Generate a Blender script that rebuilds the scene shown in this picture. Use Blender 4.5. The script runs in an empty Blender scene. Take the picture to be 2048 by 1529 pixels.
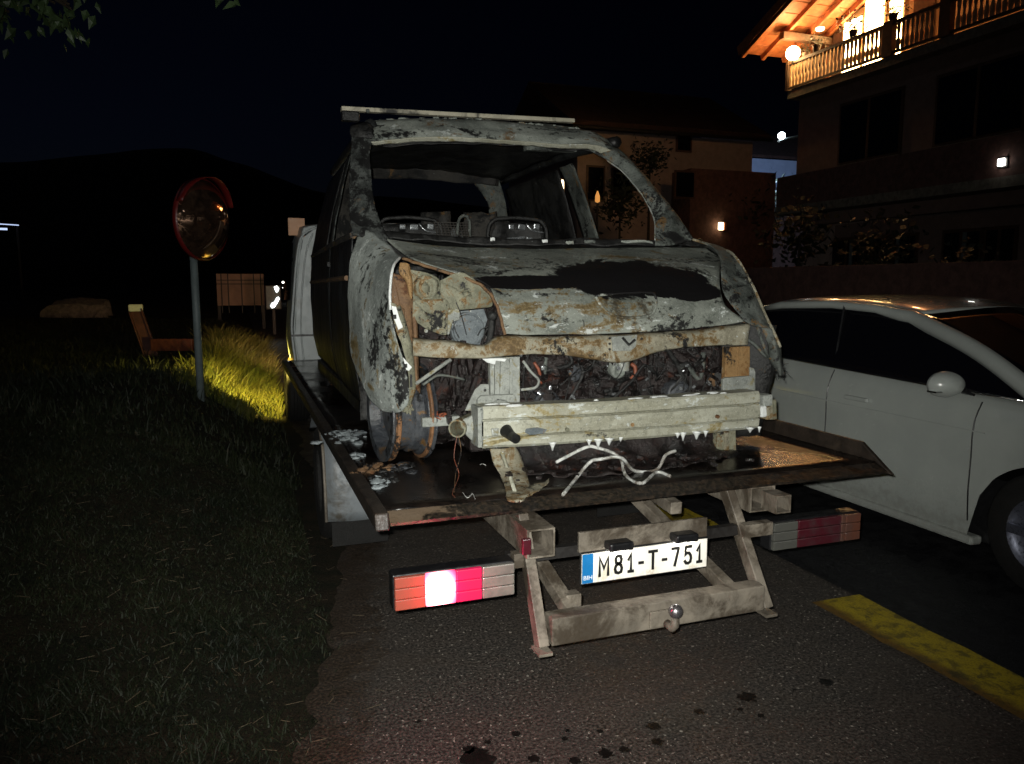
import bpy, bmesh, math, random
import numpy as np
from mathutils import Vector, Matrix, noise
R = math.radians
random.seed(7); rng = np.random.default_rng(7)
S = bpy.context.scene
COL = S.collection

# ------------------------------------------------------------------ camera
FPX, CX, CY, CAMH = 1538.0, 1024.0, 764.5, 1.6
PSI, TH = R(19.6575), R(7.3908)
cam = bpy.data.cameras.new('camera'); camo = bpy.data.objects.new('camera', cam); COL.objects.link(camo)
camo.location = (0, 0, CAMH); camo.rotation_euler = (R(90) - TH, 0, -PSI)
cam.sensor_fit = 'HORIZONTAL'; cam.sensor_width = 36.0; cam.lens = 36.0 * FPX / 2048.0
cam.clip_start = 0.05; cam.clip_end = 3000
S.camera = camo

# ------------------------------------------------------------------ night sky, moonlight, flash, exposure
world = bpy.data.worlds.new('World'); S.world = world; world.use_nodes = True
wn = world.node_tree.nodes; wl = world.node_tree.links
sky = wn.new('ShaderNodeTexSky'); sky.sky_type = 'NISHITA'; sky.sun_disc = False
sky.sun_elevation = R(-4.0); sky.sun_rotation = R(335.0); sky.air_density = 1.0; sky.dust_density = 0.6; sky.ozone_density = 3.0
wl.new(sky.outputs[0], wn['Background'].inputs[0]); wn['Background'].inputs[1].default_value = 0.026

sun = bpy.data.lights.new('moonlight', 'SUN'); sun.energy = 0.012; sun.angle = R(0.5); sun.color = (0.8, 0.88, 1.0)
suno = bpy.data.objects.new('moonlight', sun); COL.objects.link(suno); suno.rotation_euler = (R(50), 0, R(-120))

# the photographer's flash: a small LED beside the lens, its light falling off towards the edge of its beam
fl = bpy.data.lights.new('camera_flash', 'SPOT'); fl.energy = 560.0; fl.color = (1.0, 1.0, 0.93)
fl.spot_size = R(90); fl.spot_blend = 1.0; fl.shadow_soft_size = 0.012
flo = bpy.data.objects.new('camera_flash', fl); COL.objects.link(flo)
flo.location = (-0.03, 0.0, CAMH + 0.035); flo.rotation_euler = (R(90) - TH, 0, -PSI)

vs = S.view_settings; vs.view_transform = 'Standard'; vs.look = 'None'; vs.exposure = 0.0; vs.gamma = 1.0
vs.use_curve_mapping = False
S.cycles.use_denoising = True
S.cycles.max_bounces = 6; S.cycles.sample_clamp_indirect = 3.0

# ------------------------------------------------------------------ measuring helpers (survey of the place from the picture)
_right = Vector((math.cos(PSI), -math.sin(PSI), 0)); _fh = Vector((math.sin(PSI), math.cos(PSI), 0))
_fwd = _fh * math.cos(TH) + Vector((0, 0, -math.sin(TH))); _up = _fh * math.sin(TH) + Vector((0, 0, math.cos(TH)))
_C = Vector((0, 0, CAMH))
def _ray(px, py): return _right * ((px - CX) / FPX) - _up * ((py - CY) / FPX) + _fwd
def AY(px, py, y): r = _ray(px, py); return _C + r * (y / r.y)
def AX(px, py, x): r = _ray(px, py); return _C + r * (x / r.x)
def AK(px, py, y, z=.852):
    p = AY(px, py, y); return p if p.z > z else AZ(px, py, z)
def AZ(px, py, z): r = _ray(px, py); return _C + r * ((z - CAMH) / r.z)
def AD(px, py, d): return _C + _ray(px, py) * d

# ------------------------------------------------------------------ materials
class NT:
    def __init__(s, name):
        s.m = bpy.data.materials.new(name); s.m.use_nodes = True
        s.n = s.m.node_tree.nodes; s.l = s.m.node_tree.links
        s.b = s.n['Principled BSDF']; s.tc = None
    def co(s, kind='Object'):
        if s.tc is None: s.tc = s.n.new('ShaderNodeTexCoord')
        return s.tc.outputs[kind]
    def map(s, vec, scale=(1, 1, 1), loc=(0, 0, 0)):
        m = s.n.new('ShaderNodeMapping'); m.inputs['Scale'].default_value = scale; m.inputs['Location'].default_value = loc
        s.l.new(vec, m.inputs['Vector']); return m.outputs[0]
    def noise(s, vec, scale, detail=4, rough=0.6, dist=0.0):
        t = s.n.new('ShaderNodeTexNoise'); t.inputs['Scale'].default_value = scale; t.inputs['Detail'].default_value = detail
        t.inputs['Roughness'].default_value = rough; t.inputs['Distortion'].default_value = dist
        s.l.new(vec, t.inputs['Vector']); return t.outputs['Fac']
    def voro(s, vec, scale, feature='F1'):
        t = s.n.new('ShaderNodeTexVoronoi'); t.inputs['Scale'].default_value = scale; t.feature = feature
        s.l.new(vec, t.inputs['Vector']); return t.outputs['Distance']
    def ramp(s, fac, a, b, va=0.0, vb=1.0):
        t = s.n.new('ShaderNodeMapRange'); t.clamp = True; t.interpolation_type = 'SMOOTHSTEP'
        t.inputs[1].default_value = a; t.inputs[2].default_value = b; t.inputs[3].default_value = va; t.inputs[4].default_value = vb
        s.l.new(fac, t.inputs[0]); return t.outputs[0]
    def math(s, op, a, b=None):
        t = s.n.new('ShaderNodeMath'); t.operation = op
        for i, v in enumerate((a, b)):
            if v is None: continue
            if isinstance(v, (int, float)): t.inputs[i].default_value = v
            else: s.l.new(v, t.inputs[i])
        return t.outputs[0]
    def mix(s, fac, a, b):
        t = s.n.new('ShaderNodeMix'); t.data_type = 'RGBA'
        for sock, v in ((t.inputs[0], fac), (t.inputs[6], a), (t.inputs[7], b)):
            if isinstance(v, (int, float)): sock.default_value = v
            elif isinstance(v, tuple): sock.default_value = (*v[:3], 1)
            else: s.l.new(v, sock)
        return t.outputs[2]
    def sep(s, vec):
        t = s.n.new('ShaderNodeSeparateXYZ'); s.l.new(vec, t.inputs[0]); return t.outputs
    def bump(s, h, strength=0.3, dist=0.01):
        t = s.n.new('ShaderNodeBump'); t.inputs['Strength'].default_value = strength; t.inputs['Distance'].default_value = dist
        s.l.new(h, t.inputs['Height']); s.l.new(t.outputs[0], s.b.inputs['Normal'])
    def set(s, **k):
        for key, v in k.items():
            sock = s.b.inputs[key.replace('_', ' ')]
            if isinstance(v, tuple): sock.default_value = (*v[:3], 1)
            elif isinstance(v, (int, float)): sock.default_value = v
            else: s.l.new(v, sock)
        return s
M = {}
def simple(name, col, rough=0.6, metal=0.0, var=0.25, scale=8.0, bump=0.15, spec=0.5, dirt=None, dirt_amt=0.5):
    t = NT(name); o = t.co()
    n = t.noise(o, scale, 6, 0.65, 0.3); f = t.noise(o, scale * 7, 4)
    c = t.mix(t.ramp(n, 0.3, 0.7), tuple(x * (1 - var) for x in col), tuple(min(1, x * (1 + var)) for x in col))
    if dirt: c = t.mix(t.ramp(t.noise(o, scale * 0.6, 8, 0.7, 0.5), 0.62 - dirt_amt * .25, 0.78 - dirt_amt * .2), c, dirt)
    t.set(Base_Color=c, Roughness=t.ramp(f, 0.3, 0.7, max(0.03, rough - 0.12), min(1, rough + 0.12)), Metallic=metal, Specular_IOR_Level=spec)
    if bump: t.bump(f, bump, 0.004)
    M[name] = t.m; return t.m
def burnt(name, a, b, rust=0.5, soot=0.5, white=0.3, scale=5.0, rough=0.75, streak=(1, 1, 1), rustcol=(0.16, 0.085, 0.025), bump=0.35, sootcol=(0.008, 0.008, 0.008)):
    """fire-scoured sheet metal: ash grey, rust bloom, soot, white extinguisher residue"""
    t = NT(name); o = t.map(t.co(), streak)
    n1 = t.noise(o, scale, 8, 0.68, 0.8); n2 = t.noise(t.map(o, (1, 1, 1), (7, 3, 1)), scale * 1.3, 8, 0.7, 1.1)
    n3 = t.noise(t.map(o, (1, 1, 1), (2, 9, 5)), scale * 0.9, 9, 0.72, 0.6); n4 = t.noise(t.map(o, (1, 1, 1), (5, 1, 8)), scale * 2.2, 9, 0.75, 0.4)
    f = t.noise(t.co(), scale * 11, 6, 0.72); fine = t.noise(t.map(t.co(), (1, 1, 1), (4, 4, 4)), scale * 30, 4, 0.7)
    jit = t.math('MULTIPLY', t.math('SUBTRACT', f, 0.5), 0.35)
    c = t.mix(t.ramp(n1, 0.36, 0.64), a, b)
    c = t.mix(t.math('MULTIPLY', t.ramp(f, 0.5, 0.66), 0.55), c, tuple(x * 0.4 for x in a))
    c = t.mix(t.math('MULTIPLY', t.ramp(fine, 0.52, 0.68), 0.45), c, tuple(min(.7, x * 1.5) for x in b))
    rlo = 0.665 - rust * 0.22; c = t.mix(t.math('MULTIPLY', t.ramp(t.math('ADD', n2, jit), rlo, rlo + 0.07), 0.85), c, rustcol)
    c = t.mix(t.math('MULTIPLY', t.ramp(t.math('ADD', n2, t.math('MULTIPLY', jit, 1.4)), rlo + .07, rlo + 0.13), 0.6), c, tuple(x * .3 for x in rustcol))
    wlo = 0.665 - white * 0.15; c = t.mix(t.math('MULTIPLY', t.ramp(t.math('ADD', n4, jit), wlo, wlo + 0.05), .9), c, (0.5, 0.53, 0.51))
    slo = 0.68 - soot * 0.26; c = t.mix(t.ramp(t.math('ADD', n3, jit), slo, slo + 0.06), c, sootcol)
    t.set(Base_Color=c, Roughness=t.ramp(n1, 0.3, 0.7, rough - 0.18, min(1, rough + 0.12)), Specular_IOR_Level=0.35)
    t.bump(t.math('ADD', f, t.math('MULTIPLY', n1, 0.7)), bump, 0.008)
    M[name] = t.m; return t
def emit(name, col, strength, base=(0.02, 0.02, 0.02)):
    t = NT(name); t.set(Base_Color=base, Emission_Color=col, Emission_Strength=strength, Roughness=0.4); M[name] = t.m; return t

# ------------------------------------------------------------------ mesh helpers
def catmull(pts, n):
    pts = [Vector(p) for p in pts]
    if len(pts) == 2: return [pts[0].lerp(pts[1], i / (n - 1)) for i in range(n)]
    ext = [pts[0] * 2 - pts[1]] + pts + [pts[-1] * 2 - pts[-2]]
    out = []
    for i in range(n):
        t = i / (n - 1) * (len(pts) - 1); k = min(int(t), len(pts) - 2); u = t - k
        p0, p1, p2, p3 = ext[k:k + 4]
        out.append(0.5 * ((2 * p1) + (p2 - p0) * u + (2 * p0 - 5 * p1 + 4 * p2 - p3) * u * u + (3 * p1 - p0 - 3 * p2 + p3) * u ** 3))
    return out
class MB:
    def __init__(s): s.v = []; s.f = []; s.mi = []
    def _add(s, vs, fs):
        o = len(s.v); s.v += [tuple(v) for v in vs]; s.f += [tuple(i + o for i in f) for f in fs]; return s
    def box(s, c, size, rot=None):
        hx, hy, hz = (x / 2 for x in size); vs = [Vector((x, y, z)) for z in (-hz, hz) for x, y in ((-hx, -hy), (hx, -hy), (hx, hy), (-hx, hy))]
        if rot is not None: vs = [rot @ v for v in vs]
        c = Vector(c); return s._add([v + c for v in vs], [(3, 2, 1, 0), (4, 5, 6, 7), (0, 1, 5, 4), (1, 2, 6, 5), (2, 3, 7, 6), (3, 0, 4, 7)])
    def box2(s, a, b): a = Vector(a); b = Vector(b); return s.box((a + b) / 2, (abs(b.x - a.x), abs(b.y - a.y), abs(b.z - a.z)))
    def bar(s, p0, p1, w, h, up=(0, 0, 1)):
        p0 = Vector(p0); p1 = Vector(p1); d = (p1 - p0); L = d.length; d.normalize(); up = Vector(up)
        if abs(d.dot(up)) > 0.98: up = Vector((1, 0, 0)) if abs(d.x) < .9 else Vector((0, 1, 0))
        x = d.cross(up).normalized(); z = x.cross(d)
        vs = [p + x * a * w / 2 + z * b * h / 2 for p in (p0, p1) for a, b in ((-1, -1), (1, -1), (1, 1), (-1, 1))]
        return s._add(vs, [(0, 1, 2, 3), (7, 6, 5, 4), (1, 0, 4, 5), (2, 1, 5, 6), (3, 2, 6, 7), (0, 3, 7, 4)])
    def tube(s, path, r, seg=8, cap=True):
        path = [Vector(p) for p in path]; n = len(path); rs = r if isinstance(r, (list, tuple)) else [r] * n
        ref = None; rings = []
        for i, p in enumerate(path):
            d = (path[min(i + 1, n - 1)] - path[max(i - 1, 0)]).normalized()
            if ref is None: ref = d.orthogonal().normalized()
            ref = (ref - d * ref.dot(d)).normalized(); y = d.cross(ref)
            rings.append([p + (ref * math.cos(2 * math.pi * k / seg) + y * math.sin(2 * math.pi * k / seg)) * rs[i] for k in range(seg)])
        fs = []
        for i in range(n - 1):
            for k in range(seg): fs.append((i * seg + k, i * seg + (k + 1) % seg, (i + 1) * seg + (k + 1) % seg, (i + 1) * seg + k))
        if cap: fs += [tuple(range(seg))[::-1], tuple((n - 1) * seg + k for k in range(seg))]
        return s._add([v for r_ in rings for v in r_], fs)
    def lathe(s, c, axis, prof, seg=28, closed=False):
        """prof: list of (radius, offset along axis)"""
        c = Vector(c); a = Vector(axis).normalized(); u = a.orthogonal().normalized(); w = a.cross(u); vs = []
        for r, t in prof:
            for k in range(seg):
                q = 2 * math.pi * k / seg; vs.append(c + a * t + (u * math.cos(q) + w * math.sin(q)) * r)
        n = len(prof); fs = [(i * seg + k, i * seg + (k + 1) % seg, (i + 1) * seg + (k + 1) % seg, (i + 1) * seg + k) for i in range(n - 1) for k in range(seg)]
        if closed: fs += [((n - 1) * seg + k, (n - 1) * seg + (k + 1) % seg, (k + 1) % seg, k) for k in range(seg)]
        return s._add(vs, fs)
    def prism(s, poly, d):
        """poly: 3d points of one face, d: extrusion vector"""
        poly = [Vector(p) for p in poly]; d = Vector(d); n = len(poly)
        return s._add(poly + [p + d for p in poly], [tuple(range(n))[::-1], tuple(range(n, 2 * n))] + [(i, (i + 1) % n, n + (i + 1) % n, n + i) for i in range(n)])
    def grid(s, rows):
        nu = len(rows[0]); nv = len(rows)
        return s._add([p for r in rows for p in r], [(j * nu + i, j * nu + i + 1, (j + 1) * nu + i + 1, (j + 1) * nu + i) for j in range(nv - 1) for i in range(nu - 1)])
    def loft(s, rows, nu=24, nv=24, rough=0.0, fs=6.0):
        rr = [catmull(r, nu) for r in rows]
        cols = [catmull([r[i] for r in rr], nv) for i in range(nu)]
        g = [[cols[i][j] for i in range(nu)] for j in range(nv)]
        if rough:
            g = [[p + noise.noise_vector(p * fs) * rough + noise.noise_vector(p * fs * 3.1) * rough * .35 for p in row] for row in g]
        return s.grid(g)
    def build(s, name, mat, parent=None, smooth=False, bevel=0.0, solid=0.0, sub=0):
        me = bpy.data.meshes.new(name); off = ORG.get(root(parent).name, Vector()) if parent else Vector()
        me.from_pydata([tuple(Vector(v) - off) for v in s.v], [], s.f); me.validate()
        bm = bmesh.new(); bm.from_mesh(me); bmesh.ops.recalc_face_normals(bm, faces=bm.faces); bm.to_mesh(me); bm.free()
        me.materials.append(M[mat] if isinstance(mat, str) else mat)
        if smooth: me.polygons.foreach_set('use_smooth', [True] * len(me.polygons))
        o = bpy.data.objects.new(name, me); COL.objects.link(o); o.parent = parent
        if solid: m = o.modifiers.new('thickness', 'SOLIDIFY'); m.thickness = solid; m.offset = 0
        if sub: m = o.modifiers.new('smoothing', 'SUBSURF'); m.levels = m.render_levels = sub
        if bevel: m = o.modifiers.new('edge', 'BEVEL'); m.width = bevel; m.segments = 2; m.limit_method = 'ANGLE'; m.angle_limit = R(40)
        return o
ORG = {}
def root(o):
    while o.parent: o = o.parent
    return o
def tag(o, label=None, cat=None, group=None, kind=None):
    if label: o['label'] = label
    if cat: o['category'] = cat
    if group: o['group'] = group
    if kind: o['kind'] = kind
    return o
def thing(name, label, cat, loc, group=None):
    o = bpy.data.objects.new(name, None); COL.objects.link(o); o.location = loc; o.empty_display_size = .1
    ORG[o.name] = Vector(loc); return tag(o, label, cat, group)
def inst(o, parent, delta=(0, 0, 0), rot=None, name=None):
    c = bpy.data.objects.new(name or o.name.split('.')[0], o.data); COL.objects.link(c); c.parent = parent
    c.location = o.location + Vector(delta)
    if rot: c.rotation_euler = rot
    for m in o.modifiers:
        q = c.modifiers.new(m.name, m.type)
        if m.type == 'BEVEL': q.width = m.width; q.segments = m.segments; q.limit_method = 'ANGLE'
    return c
def tri(seg, *a): return seg
def point(name, loc, energy, col, r, parent=None):
    l = bpy.data.lights.new(name, 'POINT'); l.energy = energy; l.color = col; l.shadow_soft_size = r
    o = bpy.data.objects.new(name, l); COL.objects.link(o); o.parent = parent
    o.location = Vector(loc) - (ORG.get(root(parent).name, Vector()) if parent else Vector()); return o

# ------------------------------------------------------------------ material library
def _asphalt(name, lo, hi, speck, patch):
    t = NT(name); o = t.co()
    n = t.noise(o, 85, 4, 0.65); v = t.noise(t.map(o, (1, 1, 1), (3, 3, 0)), 60, 2, 0.5); big = t.noise(o, 0.9, 7, 0.65, 0.4); mid = t.noise(o, 7, 5, 0.65)
    c = t.mix(t.ramp(n, 0.38, 0.64), lo, hi)
    c = t.mix(t.ramp(v, 0.64, 0.70), c, speck)
    c = t.mix(t.math('MULTIPLY', t.ramp(big, 0.42, 0.68), 0.55), c, patch)
    c = t.mix(t.math('MULTIPLY', t.ramp(mid, 0.4, 0.75), 0.4), c, tuple(x * .4 for x in lo))
    if name == 'asphalt':   # soil and crumbled grit washed over the verge-side edge
        p = t.sep(o); ex = t.math('SUBTRACT', p[0], t.ramp(p[1], 2.4, 4.6, .14, .55)); dirt = t.math('ADD', t.math('ADD', t.ramp(ex, 0.0, .45, .30, -.12), t.noise(o, 4.5, 8, .7, .5)), t.math('MULTIPLY', t.math('SUBTRACT', n, .5), .3))
        c = t.mix(t.math('MULTIPLY', t.ramp(dirt, .55, .70), .85), c, t.mix(t.ramp(n, .4, .65), (0.014, 0.010, 0.007), (0.075, 0.05, 0.032)))
    t.set(Base_Color=c, Roughness=t.ramp(mid, 0.3, 0.7, 0.42, 0.8), Specular_IOR_Level=0.45)
    t.bump(t.math('ADD', n, t.math('MULTIPLY', v, 0.8)), 0.75, 0.006); M[name] = t.m
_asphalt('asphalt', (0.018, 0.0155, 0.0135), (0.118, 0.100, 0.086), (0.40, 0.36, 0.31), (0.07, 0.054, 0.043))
_asphalt('dark_asphalt', (0.004, 0.004, 0.005), (0.014, 0.014, 0.017), (0.03, 0.03, 0.035), (0.008, 0.008, 0.009))  # much darker tone for the lane beyond the yellow line
def _ypaint():
    t = NT('yellow_paint'); o = t.co(); s = t.sep(o)
    n = t.noise(o, 14, 8, 0.7, 0.5); f = t.noise(o, 120, 3)
    edge = t.ramp(t.math('ADD', s[0], t.math('MULTIPLY', t.noise(o, 9, 5), 0.08)), 2.72, 2.80)
    c = t.mix(edge, (0.17, 0.09, 0.014), (0.46, 0.34, 0.018))
    c = t.mix(t.math('MULTIPLY', t.ramp(n, 0.46, 0.62), 0.75), c, (0.075, 0.06, 0.02)); c = t.mix(t.math('MULTIPLY', t.ramp(t.noise(o, 3.5, 8, .7, .6), 0.57, 0.68), 0.7), c, (0.05, 0.042, 0.02))
    c = t.mix(t.math('MULTIPLY', t.ramp(f, 0.45, 0.7), 0.5), c, (0.05, 0.04, 0.015))
    t.set(Base_Color=c, Roughness=0.6); t.bump(f, 0.5, 0.005); M['yellow_paint'] = t.m
_ypaint()
simple('wet_spot', (0.009, 0.008, 0.007), 0.4, var=.3, scale=30, bump=0.5)
def _soil():
    t = NT('soil'); o = t.co(); n = t.noise(o, 5, 9, 0.7); f = t.noise(o, 60, 5, .7)
    c = t.mix(t.ramp(n, 0.35, 0.65), (0.010, 0.012, 0.006), (0.028, 0.020, 0.011)); c = t.mix(t.math('MULTIPLY', t.ramp(f, .5, .75), .5), c, (0.05, 0.04, 0.025))
    t.set(Base_Color=c, Roughness=0.95, Specular_IOR_Level=0.2); t.bump(t.math('ADD', n, f), 0.9, 0.03); M['soil'] = t.m
_soil()
def _blade(name, a, b, dry, dryamt):
    t = NT(name); o = t.co(); n = t.noise(o, 1.7, 5, 0.6, 0.4); f = t.noise(o, 35, 2)
    c = t.mix(t.ramp(n, 0.3, 0.7), a, b); c = t.mix(t.ramp(f, 0.66 - dryamt * .2, 0.74 - dryamt * .2), c, dry)
    t.set(Base_Color=c, Roughness=0.6, Specular_IOR_Level=0.25); M[name] = t.m
_blade('grass_blade', (0.007, 0.011, 0.005), (0.017, 0.022, 0.009), (0.045, 0.034, 0.018), 0.28)
_blade('weed_blade', (0.05, 0.065, 0.012), (0.09, 0.085, 0.018), (0.12, 0.09, 0.03), 0.4)
simple('straw', (0.12, 0.09, 0.055), 0.8, var=.4, scale=30)
simple('leaf', (0.045, 0.075, 0.028), 0.5, var=.35, scale=9, bump=0)
simple('bark', (0.04, 0.03, 0.02), 0.9, var=.4, scale=20, bump=.6)
simple('hill_soil', (0.006, 0.007, 0.005), 1.0, var=.4, scale=.02, bump=0)
# truck
def _deck():
    t = NT('wet_deck'); o = t.co(); n = t.noise(o, 6, 9, 0.7, 0.6); f = t.noise(t.map(o, (1, 4, 1)), 25, 6, .7); big = t.noise(o, 1.6, 6, .65, .5)
    c = t.mix(t.ramp(n, 0.35, 0.65), (0.003, 0.0026, 0.0024), (0.013, 0.009, 0.007)); c = t.mix(t.math('MULTIPLY', t.ramp(f, .58, .75), .5), c, (0.028, 0.018, 0.012))
    t.set(Base_Color=c, Roughness=t.ramp(big, 0.42, 0.6, 0.12, 0.42), Specular_IOR_Level=0.5)
    t.bump(t.math('ADD', t.noise(t.map(o, (1, .5, 1)), 3.2, 5, .55, .6), t.math('MULTIPLY', f, .10)), 0.5, 0.02); M['wet_deck'] = t.m
_deck()
simple('deck_rail', (0.022, 0.016, 0.012), 0.5, var=.5, scale=12, dirt=(0.06, 0.043, 0.03), dirt_amt=.35, bump=.4)
simple('rusty_lip', (0.10, 0.07, 0.045), 0.6, var=.4, scale=10, dirt=(0.02, 0.015, 0.012), dirt_amt=.9, bump=.4)
def _lip():
    t = NT('rear_lip'); o = t.co(); p = t.sep(o); n = t.noise(o, 9, 8, .7, .6); f = t.noise(o, 60, 5, .7)
    c = t.mix(t.ramp(f, .4, .65), (0.006, 0.005, 0.004), (0.035, 0.024, 0.016))
    m = t.math('ADD', t.ramp(p[0], -1.02, -.55, .22, -.08), n); c = t.mix(t.math('MULTIPLY', t.ramp(m, .56, .66), .9), c, (0.12, 0.085, 0.055))
    t.set(Base_Color=c, Roughness=t.ramp(n, .35, .65, .3, .65)); t.bump(t.math('ADD', f, n), .5, .006); M['rear_lip'] = t.m
_lip()
simple('frame_paint', (0.185, 0.16, 0.128), 0.6, var=.28, scale=9, dirt=(0.05, 0.038, 0.026), dirt_amt=.95, bump=.4)
simple('dark_frame', (0.014, 0.012, 0.011), 0.6, var=.3, bump=.3)
simple('black_plastic', (0.008, 0.008, 0.009), 0.4, var=.2, bump=.1)
simple('rubber', (0.007, 0.0065, 0.006), 0.8, var=.3, scale=20, bump=.4)
simple('mudguard', (0.17, 0.19, 0.205), 0.55, var=.15, scale=6, dirt=(0.06, 0.05, 0.035), dirt_amt=.5)
simple('cab_white', (0.50, 0.54, 0.54), 0.42, var=.06, scale=3, dirt=(0.28, 0.27, 0.24), dirt_amt=.4, bump=.05)
simple('mirror_plate', (0.80, 0.46, 0.28), 0.6, var=.05, scale=4, bump=.05)
simple('ball_steel', (0.35, 0.33, 0.34), 0.3, metal=.9, var=.2, scale=30, bump=.1)
def lens(name, col, rough=.28):
    t = NT(name); o = t.co(); w = t.n.new('ShaderNodeTexWave'); w.inputs['Scale'].default_value = 95; w.bands_direction = 'X'; t.l.new(o, w.inputs[0])
    n = t.noise(o, 14, 6, .7); c = t.mix(t.ramp(n, .4, .75), col, tuple(x * .45 + .03 for x in col))
    t.set(Base_Color=c, Roughness=rough, Coat_Weight=.5, Coat_Roughness=.2); t.bump(w.outputs['Fac'], .5, .002); M[name] = t.m; return t
lens('lens_red', (0.065, 0.008, 0.014)); lens('lens_orange', (0.12, 0.045, 0.028)); lens('lens_clear', (0.20, 0.19, 0.165)); lens('lens_dusty', (0.085, 0.085, 0.075)); lens('lens_magenta', (0.30, 0.008, 0.05))
simple('plate_white', (0.88, 0.85, 0.78), 0.45, var=.04, scale=9, dirt=(0.55, 0.47, 0.33), dirt_amt=.45, bump=.05)
simple('plate_blue', (0.01, 0.16, 0.42), 0.4, var=.1); simple('plate_black', (0.006, 0.006, 0.006), 0.5, var=.1, bump=0); simple('plate_pale', (.75, .8, .85), .5, var=.05, bump=0)
# burnt van
burnt('ash_panel', (0.14, 0.155, 0.14), (0.30, 0.32, 0.285), rust=.45, soot=.56, white=.5, scale=4.0, streak=(.7, 1, 1.3))
burnt('ash_fender', (0.14, 0.155, 0.145), (0.29, 0.315, 0.295), rust=.62, soot=.44, white=.5, scale=3.4, streak=(1, 1, .6), rustcol=(0.15, 0.105, 0.035))
burnt('cream_beam', (0.235, 0.23, 0.175), (0.36, 0.36, 0.295), rust=.42, soot=.18, white=.55, scale=5, streak=(.5, 1, 1.4), rustcol=(0.24, 0.19, 0.075), bump=.15)
burnt('slam_metal', (0.17, 0.155, 0.11), (0.31, 0.29, 0.22), rust=.8, soot=.45, white=.3, scale=6, rustcol=(0.15, 0.09, 0.03))
burnt('bracket_metal', (0.18, 0.19, 0.175), (0.30, 0.315, 0.29), rust=.45, soot=.28, white=.3, scale=7, bump=.25, rustcol=(.2, .17, .08))
burnt('olive_metal', (0.115, 0.115, 0.08), (0.215, 0.21, 0.15), rust=.6, soot=.42, white=.2, scale=8)
burnt('rust_metal', (0.10, 0.055, 0.028), (0.17, 0.10, 0.05), rust=.6, soot=.6, white=.15, scale=8, rustcol=(0.09, 0.035, 0.012))
burnt('tan_metal', (0.19, 0.11, 0.045), (0.27, 0.165, 0.07), rust=.5, soot=.42, white=.1, scale=9, rustcol=(.16, .07, .02))
burnt('black_char', (0.010, 0.010, 0.010), (0.032, 0.032, 0.031), rust=.15, soot=.6, white=.02, scale=7, rough=.45, bump=.7)
burnt('sooty_side', (0.012, 0.013, 0.014), (0.034, 0.036, 0.036), rust=.2, soot=.78, white=.0, scale=4, rough=.45, streak=(1, 2.2, .45), rustcol=(.05, .022, .014))
burnt('sooty_pillar', (0.02, 0.022, 0.021), (0.085, 0.093, 0.088), rust=.3, soot=.85, white=.1, scale=6, streak=(2, 2, .6))
burnt('pillar_grey', (0.042, 0.048, 0.043), (0.135, 0.148, 0.134), rust=.42, soot=.58, white=.1, scale=7)
burnt('inner_dark', (0.016, 0.015, 0.014), (0.05, 0.046, 0.04), rust=.4, soot=.6, white=.0, scale=4)
burnt('engine_char', (0.007, 0.006, 0.006), (0.026, 0.019, 0.018), rust=.4, soot=.5, white=.1, scale=10, rough=.32, bump=.9, rustcol=(.06, .02, .012))
burnt('rim_steel', (0.025, 0.028, 0.033), (0.075, 0.08, 0.088), rust=.42, soot=.6, white=.05, scale=9, rough=.4)
burnt('wire_rust', (0.13, 0.065, 0.03), (0.26, 0.13, 0.06), rust=.3, soot=.74, white=.05, scale=9)
simple('foam', (0.62, 0.64, 0.63), 0.7, var=.1, scale=20, bump=.3)
simple('foam_grey', (0.19, 0.215, 0.225), 0.7, var=.3, scale=30, bump=.4); simple('pipe_white', (0.52, 0.53, 0.51), 0.5, var=.25, scale=20, bump=.3, dirt=(.10, .085, .07), dirt_amt=.75)
burnt('grey_blue', (0.08, 0.095, 0.105), (0.16, 0.18, 0.19), rust=.4, soot=.35, white=.3, scale=8)
simple('copper_red', (0.17, 0.045, 0.02), 0.6, var=.4, scale=20)
simple('dull_chrome', (0.55, 0.58, 0.6), 0.22, metal=.8, var=.3, scale=30, bump=.2)
simple('dark_mesh', (0.035, 0.03, 0.025), 0.6, var=.4, scale=20)
simple('roof_bar', (0.42, 0.39, 0.30), 0.6, var=.15, scale=9, dirt=(0.03, 0.028, 0.025), dirt_amt=.55, bump=.2)
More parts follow.
